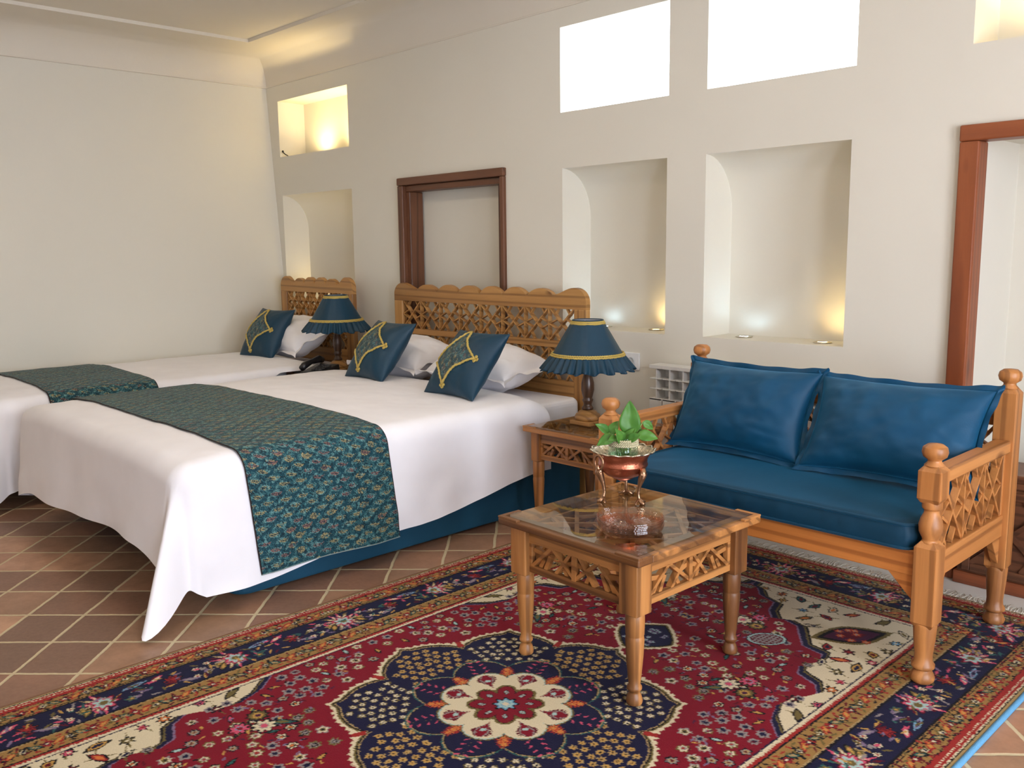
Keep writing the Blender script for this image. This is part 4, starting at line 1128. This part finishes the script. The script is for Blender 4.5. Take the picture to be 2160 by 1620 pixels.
# ------------------------------------------------------------------ table lamps
def lamp(loc, label):
    t = thing('table_lamp', label, 'lamp', loc, 0, 'teal table lamps')
    m_ = MB(); m_.box((-.062, -.062, 0), (.062, .062, .022)); m_.lathe([(.060, .022), (.064, .036), (.056, .050), (.046, .054), (.044, .062), (.028, .070), (.0001, .071)], seg=32)
    m_.build('lamp_base', wood(0, 'bed'), t, bevel=.005)
    m_ = MB(); m_.lathe([(.026, .068), (.028, .080), (.022, .088), (.019, .096), (.023, .108), (.027, .118), (.021, .126), (.024, .134), (.031, .165), (.030, .20), (.021, .235), (.016, .25), (.020, .256), (.014, .262), (.011, .33), (.0001, .331)], seg=24)
    m_.build('lamp_stem', wood(2, 'lamp', .3), t)
    z0, z1, r0, r1 = .352, .500, .168, .072
    z0, z1 = .335, .497
    pr = [(r0+(r1-r0)*k/12, z0+(z1-z0)*k/12) for k in range(13)]
    m_ = MB(); m_.openlathe(pr, seg=120, rf=lambda r, z, a: r*(1+.008*math.sin(a*20)*((z-z0)/(z1-z0))**1.2)+.0015*math.sin(a*7+1))
    m_.openlathe([(r-.003, z) for r, z in pr], seg=60)
    sh = m_.build('lampshade', M_SATIN, t)
    m_ = MB(); rp = [(r0-.002+.060*k/8*(1-.12*k/8), z0+.004-.074*(k/8)) for k in range(9)]
    def rf(r, z, a):
        k = (z0+.004-z)/.062; return r+(.0105*math.sin(a*34+.9*math.sin(a*5)))*(.25+.75*k)
    m_.openlathe(rp, seg=300, rf=rf)
    n = len(m_.v); 
    m_.v = [(x, y, z+(-.005*math.cos(math.atan2(y, x)*17)*max(0, (z0+.004-z)/.062))) for x, y, z in m_.v]
    m_.build('ruffle', M_SATIN, sh, solid=.0015)
    for rr, zz, hh in ((r0+.001, z0+.003, .009), (r1+.003, z1-.010, .009)):
        m_ = MB()
        for e, ph in ((-.0045, 0), (.0035, PI)):
            m_.tube([((rr+.0025-e*.55)*math.cos(a), (rr+.0025-e*.55)*math.sin(a), zz+e+.0012*math.sin(a*90+ph)) for a in np.linspace(0, 2*PI, 361)[:-1]], .0046, 6, True)
        m_.build('gold_braid', M_GOLD, sh)
    m_ = MB(); m_.tube([(r1*math.cos(a), r1*math.sin(a), z1) for a in np.linspace(0, 2*PI, 49)[:-1]], .0035, 8, True); m_.build('top_ring', M_SATIN, sh)
    m_ = MB()
    for k in range(3): a = k*2*PI/3+.4; m_.tube([(0, 0, z1-.045), (r1*math.cos(a), r1*math.sin(a), z1-.004)], .0015, 6)
    m_.lathe([(.012, .325), (.014, .335), (.014, .375), (.024, .40), (.028, .425), (.020, .45), (.0001, .458)], seg=18); m_.build('bulb', M_PVC, t)
    MB().openlathe([(r-.006, z) for r, z in pr], seg=48).build('lining', M_LINING, sh)
    return t
l1 = lamp((-2.80, 3.185, .5015), 'teal ruffled table lamp on the near nightstand beside the bench')
dup(l1, (-5.06, 3.262, .5515), rz=.6, label='teal ruffled table lamp between the two beds')

# phone
t = thing('telephone', 'black desk telephone on the nightstand between the beds', 'telephone', (-5.0, 3.08, .5515), .3)
m_ = MB(); m_.add([(-.09,-.09,0),(.09,-.09,0),(.09,.10,0),(-.09,.10,0),(-.085,-.085,.022),(.085,-.085,.022),(.085,.095,.06),(-.085,.095,.06)], [(3,2,1,0),(4,5,6,7),(0,1,5,4),(1,2,6,5),(2,3,7,6),(3,0,4,7)]); m_.build('phone_body', M_BLACK, t, bevel=.006)
m_ = MB(); m_.tube([(-.06, -.10, .045), (-.062, -.07, .062), (-.065, 0, .078), (-.062, .07, .088), (-.06, .10, .078)], [.02, .024, .016, .024, .02], 12); m_.build('handset', M_BLACK, t)
m_ = MB()
for i in range(3):
    for j in range(4): y = -.055+.03*j; m_.box((.0+i*.026-.01, y-.009, .026+(y+.09)*.2), (.0+i*.026+.010, y+.009, .034+(y+.09)*.2))
m_.build('keypad', plain('grey_keys', (.05, .05, .055), .5), t, bevel=.002)

# ------------------------------------------------------------------ bench
def bench():
    BX, BY = -1.62, 2.99; hx, hy = .618, .308
    t = thing('bench', 'wooden settee with turned posts and fretwork sides standing on the rug', 'bench', (BX, BY, 0))
    hs = .034; M = lambda a: wood(a, 'orange' if a == 0 else 'honey')
    def foot(mb, x, y, top):
        mb.lathe([(.0001, .0105), (.026, .0105), (.034, .018), (.036, .028), (.030, .044), (.024, .050), (.024, .054), (.034, .060), (.034, .070), (.027, .080), (.026, .10), (.031, top*.72), (.034, top*.95), (.034, top+.001), (.0001, top+.002)], (x, y, 0), 24)
    def finial(mb, x, y, z):
        mb.lathe([(.030, z-.001), (.020, z+.010), (.019, z+.016), (.033, z+.026), (.037, z+.040), (.034, z+.054), (.022, z+.063), (.0001, z+.065)], (x, y, 0), 24)
    def block(mb, x, y, z0, z1, s_=hs, c=.014):
        r4 = [(-1,-1),(1,-1),(1,1),(-1,1)]
        vs = []
        for z, k in ((z0, s_-c*.6), (z0+c, s_), (z1-c*1.3, s_), (z1, s_-c)):
            vs += [(x+a*k, y+b*k, z) for a, b in r4]
        fs = [(3,2,1,0), (12,13,14,15)]
        for l in range(3):
            for k in range(4): fs.append((l*4+k, l*4+(k+1) % 4, (l+1)*4+(k+1) % 4, (l+1)*4+k))
        mb.add(vs, fs)
    for sx in (-1, 1):
        m_ = MB(); x, y = sx*hx, -hy; foot(m_, x, y, .20); block(m_, x, y, .19, .457)
        m_.lathe([(.026, .452), (.022, .460), (.024, .466), (.033, .485), (.035, .505), (.030, .525), (.022, .542), (.021, .552), (.028, .558), (.029, .575), (.027, .590)], (x, y, 0), 24)
        block(m_, x, y, .575, .690); finial(m_, x, y, .688); m_.build('front_post', M(2), t, bevel=.003)
        m_ = MB(); y = hy; foot(m_, x, y, .22); block(m_, x, y, .21, .850); finial(m_, x, y, .848); m_.build('back_post', M(2), t, bevel=.003)
        # arm rest + side panel
        MB().box((x-.026, -hy+hs-.006, .630), (x+.026, hy-hs+.006, .672)).build('armrest', M(1), t, bevel=.005)
        MB().box((x-.017, -hy+hs-.006, .335), (x+.017, hy-hs+.006, .412)).build('side_rail', M(1), t, bevel=.004)
        ya, yb = -hy+hs+.012, hy-hs-.004
        for q in (ya, yb): MB().box((x-.012, q-.010, .41), (x+.012, q+.008, .632)).build('stile', M(2), t, bevel=.002)
        m_ = MB(); hh = (.632-.412)/2
        lattice(m_, (x, ya+.008, .412), (0,1,0), (0,0,1), (sx,0,0), yb-ya-.018, .632-.412, 3, .010, .022)
        m_.build('side_fretwork', M(1), t)
        for (py_, sg) in ((-hy, 1), (hy, -1)):   # brackets under the side rail
            m_ = MB(); z1 = .337; a, b = py_+sg*hs, py_+sg*(hs+.075)
            m_.prism([(a, z1), (b, z1), (a, z1-.10)], lambda p, q, x=x: (x-.012, p, q), lambda p, q, x=x: (x+.012, p, q)); m_.build('bracket', M(1), t, bevel=.002)
        for py_ in (-hy, hy):
            m_ = MB(); z1 = .342; a, b = sx*(hx-hs), sx*(hx-hs-.085)
            m_.prism([(a, z1), (b, z1), (a, z1-.085)], lambda p, q, y=py_: (p, y-.013, q), lambda p, q, y=py_: (p, y+.013, q)); m_.build('bracket', M(0), t, bevel=.002)
    MB().box((-hx+hs-.004, -hy-.016, .338), (hx-hs+.004, -hy+.016, .420)).build('front_rail', M(0), t, bevel=.005)
    MB().box((-hx+hs-.004, hy-.016, .338), (hx-hs+.004, hy+.016, .420)).build('back_rail', M(0), t, bevel=.005)
    MB().box((-hx+.012, -hy+.012, .398), (hx-.012, hy-.012, .413)).build('seat_board', M(0), t)
    # scalloped back rail
    L = hx-hs+.004; top = []; nh = 7; z0 = .805
    for k in range(nh):
        a, b = -L+.05+k*(2*L-.1)/nh, -L+.05+(k+1)*(2*L-.1)/nh
        for q in range(12): s_ = q/12; top.append((a+(b-a)*s_, z0+.004+.018*math.sin(PI*s_)**.7))
    top = [(-L, z0-.004), (-L+.03, z0-.002)]+top+[(L-.05, z0+.002), (L-.02, z0-.004), (L, z0-.008)]
    n = len(top); b = .715; m_ = MB(); y0, y1 = hy-.014, hy+.014
    vs = [(x, y0, z) for x, z in top]+[(x, y0, b) for x, z in top]+[(x, y1, z) for x, z in top]+[(x, y1, b) for x, z in top]; fs = []
    for i in range(n-1): fs += [(i, i+1, n+i+1, n+i), (2*n+i, 3*n+i, 3*n+i+1, 2*n+i+1), (i, 2*n+i, 2*n+i+1, i+1), (n+i, n+i+1, 3*n+i+1, 3*n+i)]
    fs += [(0, n, 3*n, 2*n), (n-1, 3*n-1, 4*n-1, 2*n-1)]
    m_.add(vs, fs); m_.build('scalloped_rail', M(0), t, weld=True, bevel=.003)
    MB().box((-L, hy-.012, .50), (L, hy+.012, .535)).build('lower_back_rail', M(0), t, bevel=.003)
    m_ = MB(); lattice(m_, (-L, hy, .533), (1,0,0), (0,0,1), (0,-1,0), 2*L, .185, 8, .010, .020); m_.build('back_fretwork', M(0), t)
    return t
bench()
# seat cushion
def seat_cushion():
    x0, x1, y0, y1 = -2.205, -1.042, 2.655, 3.268; z0, z1 = .414, .502
    t = thing('seat_cushion', 'long teal velvet seat cushion lying on the wooden settee', 'cushion', ((x0+x1)/2, (y0+y1)/2, z0))
    o = t.location.copy(); r = .05; n = 8; ring = []
    for cx, cy, a0 in ((x1-r, y1-r, 0), (x0+r, y1-r, PI/2), (x0+r, y0+r, PI), (x1-r, y0+r, 1.5*PI)):
        for k in range(n+1): a = a0+PI/2*k/n; ring.append(Vector((cx+r*math.cos(a), cy+r*math.sin(a), 0)))
    dense = []
    for i in range(len(ring)):
        a, b = ring[i], ring[(i+1) % len(ring)]; k = max(1, int((b-a).length/.02))
        for j in range(k): dense.append(a.lerp(b, j/k))
    cen = Vector(((x0+x1)/2, (y0+y1)/2, 0)); N = len(dense)
    m_ = MB(); m_.o = o
    layers = [(.0, z0+.004, -.006), (.0, z0+.012, .0), (.0, (z0+z1)/2, .004), (.0, z1-.012, .001), (.0, z1-.004, -.006)]
    vs = []
    for _, z, off in layers:
        for i, p in enumerate(dense):
            d = (p-cen).normalized(); wv = .0035*math.sin(i*1.7+math.sin(i*.31)*3)*math.sin((z-z0)/(z1-z0)*PI); vs.append((p.x+d.x*(off+wv), p.y+d.y*(off+wv), z))
    fs = [(l*N+i, l*N+(i+1) % N, (l+1)*N+(i+1) % N, (l+1)*N+i) for l in range(len(layers)-1) for i in range(N)]
    # top rings to the centre line
    K = 8; base = len(vs)-N
    for k in range(1, K+1):
        s_ = k/K
        for p in dense:
            tx = max(x0+.32, min(x1-.32, p.x)); q = Vector((tx, cen.y, 0)); pp = p.lerp(q, s_)
            vs.append((pp.x, pp.y, z1-.004+.014*(1-(1-s_)**2)+.003*fbm(pp.x, pp.y, 6, 3)))
    for k in range(K):
        b = base+k*N
        fs += [(b+i, b+(i+1) % N, b+N+(i+1) % N, b+N+i) for i in range(N)]
    fs.append(tuple(range(N)))
    m_.add(vs, fs, True); m_.build('cushion_body', M_VEL, t, weld=.0003)
    for nm, z in (('top_piping', z1-.006), ('bottom_piping', z0+.009)):
        m_ = MB(); m_.o = o; m_.tube([(p.x+(p-cen).normalized().x*.002, p.y+(p-cen).normalized().y*.002, z) for p in dense], .0048, 8, True); m_.build(nm, M_VEL, t)
seat_cushion()
# back cushions
bc = pillow_mesh(.60, .36, .21, 40, .085, .46, .022, 4, .011, .4)
o1 = bc.build('back_cushion', M_VEL_LIT, weld=True); place(o1, (-1.915, 3.115, .690), (1, -.055, .0), (0, .155, .335)); tag(o1, 'teal velvet back cushion at the left end of the settee', 'cushion', 'velvet back cushions on the settee')
o2 = o1.copy(); COL.objects.link(o2); place(o2, (-1.305, 3.095, .690), (1, .03, .0), (0, .185, .325)); o2['label'] = 'teal velvet back cushion at the right end of the settee'
for o in (o1, o2): m_ = o.modifiers.new('subsurf', 'SUBSURF'); m_.levels = m_.render_levels = 1

# ------------------------------------------------------------------ copper bowl with plant, plates
BXY = (-1.885, 2.325)
t = thing('footed_copper_bowl', 'copper bowl with scalloped silvered rim on three ornate feet on the coffee table', 'bowl', (*BXY, .4815))
scal = lambda r, z, a: r+(.0035*math.cos(a*16) if z > .168 else 0)
m_ = MB(); m_.openlathe([(.0001, .078), (.03, .080), (.058, .092), (.074, .108), (.080, .122), (.083, .124), (.084, .130), (.081, .133), (.083, .150), (.092, .165), (.102, .172), (.106, .176)], seg=128, rf=scal)
bo = m_.build('bowl_body', M_COPPER, t)
m_ = MB(); m_.openlathe([(.107, .177), (.101, .174), (.090, .165), (.080, .150), (.076, .130), (.060, .098), (.0001, .086)], seg=128, rf=scal); m_.build('silvered_lining', M_SILVER, bo)
m_ = MB(); m_.tube([((.106+.0035*math.cos(a*16))*math.cos(a), (.106+.0035*math.cos(a*16))*math.sin(a), .1765+.002*math.cos(a*16)) for a in np.linspace(0, 2*PI, 161)[:-1]], .0028, 6, True); m_.build('rim', M_SILVER, bo)
m_ = MB(); m_.lathe([(.0001, .066), (.012, .068), (.02, .074), (.034, .079), (.0001, .081)], seg=24); m_.build('boss', M_COPPER, bo)
for k in range(3):
    a = math.radians((-120, 0, 120)[k]); c, s_ = math.cos(a), math.sin(a)
    P = lambda r, z: (r*c, r*s_, z)
    m_ = MB(); m_.tube([P(.082, .125), P(.086, .105), P(.078, .085), P(.070, .060), P(.066, .035), P(.070, .015), P(.080, .005), P(.092, .004)], [.010, .014, .011, .0065, .0048, .006, .007, .004], 10)
    m_.tube([P(.070, .018), (.070*c-.018*s_, .070*s_+.018*c, .006), (.076*c-.026*s_, .076*s_+.026*c, .004)], [.005, .004, .003], 8)
    m_.tube([P(.070, .018), (.070*c+.018*s_, .070*s_-.018*c, .006), (.076*c+.026*s_, .076*s_-.026*c, .004)], [.005, .004, .003], 8)
    for e in (-.012, 0, .012): m_.lathe([(.0001, -.006), (.006, 0), (.0001, .006)], ((.088)*c-e*s_, .088*s_+e*c, .118-abs(e)), 8)
    m_.build('foot', M_BRASS, t)
m_ = MB()
a = math.radians(-98); c, s_ = math.cos(a), math.sin(a)
m_.tube([(c*.108-s_*.020*math.cos(q), s_*.108+c*.020*math.cos(q), .148+.024*math.sin(q)) for q in np.linspace(0, 2*PI, 25)[:-1]], .0042, 8, True)
m_.lathe([(.0001, -.01), (.012, 0), (.0001, .012)], (c*.098, s_*.098, .166), 10); m_.lathe([(.0001, -.01), (.009, 0), (.0001, .012)], (c*.112, s_*.112, .128), 10); m_.build('ring_handle', M_BRASS, t)
# vase
vz = .4815+.088
t = thing('glass_vase', 'round glass jar with rope-wrapped neck standing in the copper bowl', 'vase', (*BXY, vz))
m_ = MB(); m_.openlathe([(.0001, .0), (.034, .0), (.046, .008), (.050, .022), (.051, .08), (.049, .098), (.044, .106), (.043, .128), (.045, .132)], seg=56)
m_.openlathe([(.0001, .003), (.032, .003), (.044, .011), (.048, .024), (.049, .08), (.047, .097), (.042, .105), (.041, .132)], seg=56); m_.build('jar', M_VASE, t)
MB().lathe([(.0001, .004), (.031, .004), (.043, .012), (.047, .025), (.048, .080), (.0001, .080)], seg=48).build('water', M_WATER, t)
m_ = MB()
for k, zz in enumerate((.108, .116, .124)):
    for ph in (0, PI):
        m_.tube([((.0475+.0028*math.cos(q*22+ph))*math.cos(q), (.0475+.0028*math.cos(q*22+ph))*math.sin(q), zz+.0028*math.sin(q*22+ph)) for q in np.linspace(0, 2*PI, 321)[:-1]], .0026, 5, True)
m_.build('rope', M_ROPE, t)
# plant
t = thing('pothos_plant', 'green trailing pothos cutting growing from the glass jar', 'plant', (*BXY, vz+.01))
CR = Vector((.692, .722, 0)); CF = Vector((-.722, .692, 0))   # picture-right and away directions
leaves = [  # right, away, up, length, tip dir (right, away, up), tilt
    (.022, .0, .185, .115, (.03, .0, 1), 0), (-.070, -.01, .155, .055, (-.6, -.2, .5), 1), (-.030, .02, .150, .06, (.5, .3, .8), 1), (.0, -.02, .120, .070, (-.4, -.3, .9), 2),
    (.045, .01, .150, .050, (-.4, .1, .9), 1), (.085, .0, .160, .045, (.6, 0, -.5), 0), (-.062, -.03, .118, .066, (-.9, -.2, -.35), 2), (.080, -.02, .128, .070, (.9, -.1, -.1), 1),
    (.03, -.045, .130, .050, (.5, -.3, .3), 0), (-.02, -.05, .135, .058, (-.2, -.3, .7), 2), (.020, -.02, .135, .055, (.5, -.1, .7), 2), (-.035, -.04, .125, .05, (-.5, -.6, .1), 1), (.055, .04, .130, .05, (.6, .5, .3), 1)]
for k, (rx, aw, up, L, d, kk) in enumerate(leaves):
    bpt = CR*rx+CF*aw+Vector((0, 0, up)); dd = (CR*d[0]+CF*d[1]+Vector((0, 0, d[2]))).normalized()
    nrm = (-CF+Vector((0, 0, .5+.3*kk))+CR*(.3*math.sin(k*2.3))); nrm = (nrm-dd*nrm.dot(dd)).normalized(); sd = dd.cross(nrm)
    start = bpt-dd*L*.5
    def lf(u, v, L=L, start=start, dd=dd, sd=sd, nrm=nrm):
        s_ = u; wdt = L*.33*(math.sin(PI*s_**.72)**.8)*(1-.1*s_); wdt = max(wdt, 0); e = (v-.5)*2
        return start+dd*(L*s_)+sd*(e*wdt)+nrm*(.13*L*abs(e)*math.sin(PI*s_)-.05*L*e*e*math.sin(PI*s_)-.16*L*s_*s_+.012*L*math.sin(s_*14+e*3))
    m_ = MB(); m_.grid(18, 9, lf); m_.build('leaf', M_LEAF, t, solid=.0008)
    m_ = MB(); o_ = Vector((.01*math.sin(k*1.9), .01*math.cos(k*1.3), -.0+.01)); mid = (start+o_)/2+Vector((0, 0, .02)); m_.tube([o_, o_.lerp(mid, .6)+Vector((0, 0, .02)), mid.lerp(start, .5)+Vector((0, 0, .006)), start], .0018, 6); m_.build('stem', M_STEM, t)
# plates
names = ['bottom', 'second from the bottom', 'third from the bottom', 'third from the top', 'second from the top', 'topmost']
pl = None
for k in range(6):
    loc = (-1.655+.0015*math.sin(k*2.1), 2.078+.0015*math.cos(k*1.7), .4820+.0052*k)
    lab = 'pinkish pressed glass plate, %s of the stack on the coffee table' % names[k]
    if pl is None:
        m_ = MB(); m_.openlathe([(.0001, .001), (.030, .0005), (.060, .0005), (.068, .002), (.090, .004), (.097, .010), (.1015, .022), (.1003, .0225), (.0958, .011), (.089, .0062), (.067, .0042), (.062, .0035), (.056, .003), (.050, .003), (.044, .003), (.038, .003), (.032, .003), (.026, .003), (.020, .003), (.012, .003), (.0001, .003)], seg=144,
            rf=lambda r, z, a: r+(.0006*math.cos(a*32) if r > .06 else 0))
        m_.v = [(x, y, z+(.0016*math.cos(24*math.atan2(y, x))*math.sin(PI*min(1, max(0, (math.hypot(x, y)-.016)/.050)))**.6 if z > .0024 else 0)) for x, y, z in m_.v]
        pl = m_.build('glass_plate', M_PLATE, loc=loc); o = pl
    else: o = pl.copy(); COL.objects.link(o); o.location = loc; o.rotation_euler = (0, 0, k*.2)
    tag(o, lab, 'plate', 'glass plates stacked on the coffee table')

# ------------------------------------------------------------------ radiator, outlet, chest
t = thing('radiator', 'white sectional radiator on the wall behind the settee', 'radiator', (-2.15, 3.62, .16))
m_ = MB(); NS = 14; pw = .08
for k in range(NS):
    x0 = -.585+k*pw
    m_.box((x0+.003, -.045, .0), (x0+pw-.003, -.035, .43)); m_.box((x0+.036, -.04, .0), (x0+.044, .04, .59)); m_.box((x0+.003, .030, 0), (x0+pw-.003, .040, .59))
    m_.box((x0+.0, -.047, .578), (x0+pw, .042, .596)); m_.box((x0+.002, -.045, .42), (x0+pw-.002, .03, .428))
    for zz in (.475, .525): m_.box((x0+.002, -.044, zz), (x0+pw-.002, .03, zz+.005))
m_.build('radiator_sections', M_RAD, t, bevel=.0015)
for sx in (-.5, .45): MB().box((sx, .035, .3), (sx+.03, .058, .36)).build('bracket', M_RAD, t)
MB().tube([(-.58, 0, .05), (-.64, 0, .05), (-.66, 0, .03), (-.66, 0, -.156)], .011, 10).build('pipe', M_RAD, t)
t = thing('wall_socket', 'white wall socket low on the wall beside the near bedside lamp', 'socket', (-2.925, WY, .748))
MB().box((-.05, -.010, -.045), (.05, 0, .045)).build('face_plate', M_PVC, t, bevel=.003)
m_ = MB(); m_.lathe([(.022, .0), (.022, .004), (.018, .004), (.017, -.004), (.0001, -.004)], seg=28); m_.xf(Matrix.Translation((0, -.0125, 0)) @ Matrix.Rotation(PI/2, 4, 'X')); m_.build('socket_insert', plain('socket_grey', srgb(205, 210, 214), .4), t)

t = thing('wooden_chest', 'dark carved wooden chest standing in the recess behind the settee', 'chest', (-.72, 3.745, .0045))
cw, cd_, ch = .53, .11, .468
DM = lambda a: wood(a, 'dark')
MB().box((-cw, -cd_, .035), (cw, cd_, ch-.06)).build('chest_body', DM(0), t, bevel=.004)
m_ = MB(); m_.box((-cw-.012, -cd_-.016, ch-.03), (cw+.012, cd_+.01, ch)); m_.box((-cw-.005, -cd_-.008, ch-.06), (cw+.005, cd_+.004, ch-.03)); m_.build('lid', DM(0), t, bevel=.006, seg=3)
MB().box((-cw-.01, -cd_-.014, 0), (cw+.01, cd_+.01, .05)).build('plinth', wood(0, 'red'), t, bevel=.004)
for k in range(3):
    x0 = -cw+.02+k*(2*cw-.04)/3; w_ = (2*cw-.04)/3
    m_ = MB(); f = .03
    m_.box((x0, -cd_-.014, .06), (x0+f, -cd_, ch-.07)); m_.box((x0+w_-f, -cd_-.014, .06), (x0+w_, -cd_, ch-.07)); m_.box((x0+f, -cd_-.014, .06), (x0+w_-f, -cd_, .09)); m_.box((x0+f, -cd_-.014, ch-.10), (x0+w_-f, -cd_, ch-.07))
    p = m_.build('panel_frame', DM(0), t, bevel=.003)
    m_ = MB(); lattice(m_, (x0+f, -cd_-.006, .09), (1,0,0), (0,0,1), (0,-1,0), w_-2*f, ch-.19, 1, .018, .014); m_.build('fretwork', wood(0, 'dark'), p)

# ------------------------------------------------------------------ rug
RC = (-1.805, 1.69)
img = paint_rug()
nx, ny = img.shape[:2]
gx = np.linspace(-RW, RW, nx); gy = np.linspace(-RL, RL, ny); GX, GY = np.meshgrid(gx, gy, indexing='ij')
dd = np.minimum(RW-np.abs(GX), RL-np.abs(GY))
Z = .0095*np.clip(dd/.004, 0, 1)**.5+.0006*np.sin(GX*9+GY*5)+.0005
rug = grid_mesh('rug', np.stack([GX, GY, Z], -1), img, M_RUG)
rug.location = (RC[0], RC[1], 0)
tag(rug, 'red Persian rug with navy star medallion lying on the tiled floor', 'rug')
for sx in (-1, 1): MB().tube([(sx*(RW+.004), y, .006) for y in np.linspace(-RL, RL, 60)], .0085 if sx > 0 else .004, 8).build('selvage', M_BLUE if sx > 0 else M_RUGEDGE, rug)
m_ = MB(); rr = random.Random(2)
for sy in (-1, 1):
    for k in range(430):
        x = -RW+.006+k*(2*RW-.012)/429; L = rr.uniform(.05, .085); a = rr.uniform(-.5, .5); p0 = Vector((x, sy*(RL-.002), .006)); cur = rr.uniform(-.02, .02)
        pts = [p0+Vector((math.sin(a)*L*q*.6+cur*math.sin(q*PI), sy*math.cos(a)*L*q, -.0025*q+.003*math.sin(q*PI)*rr.random())) for q in (0, .33, .66, 1)]
        m_.tube(pts, [.0024, .0022, .0018, .001], 4)
fr = m_.build('fringe', M_FRINGE, rug); fr['kind'] = 'stuff'
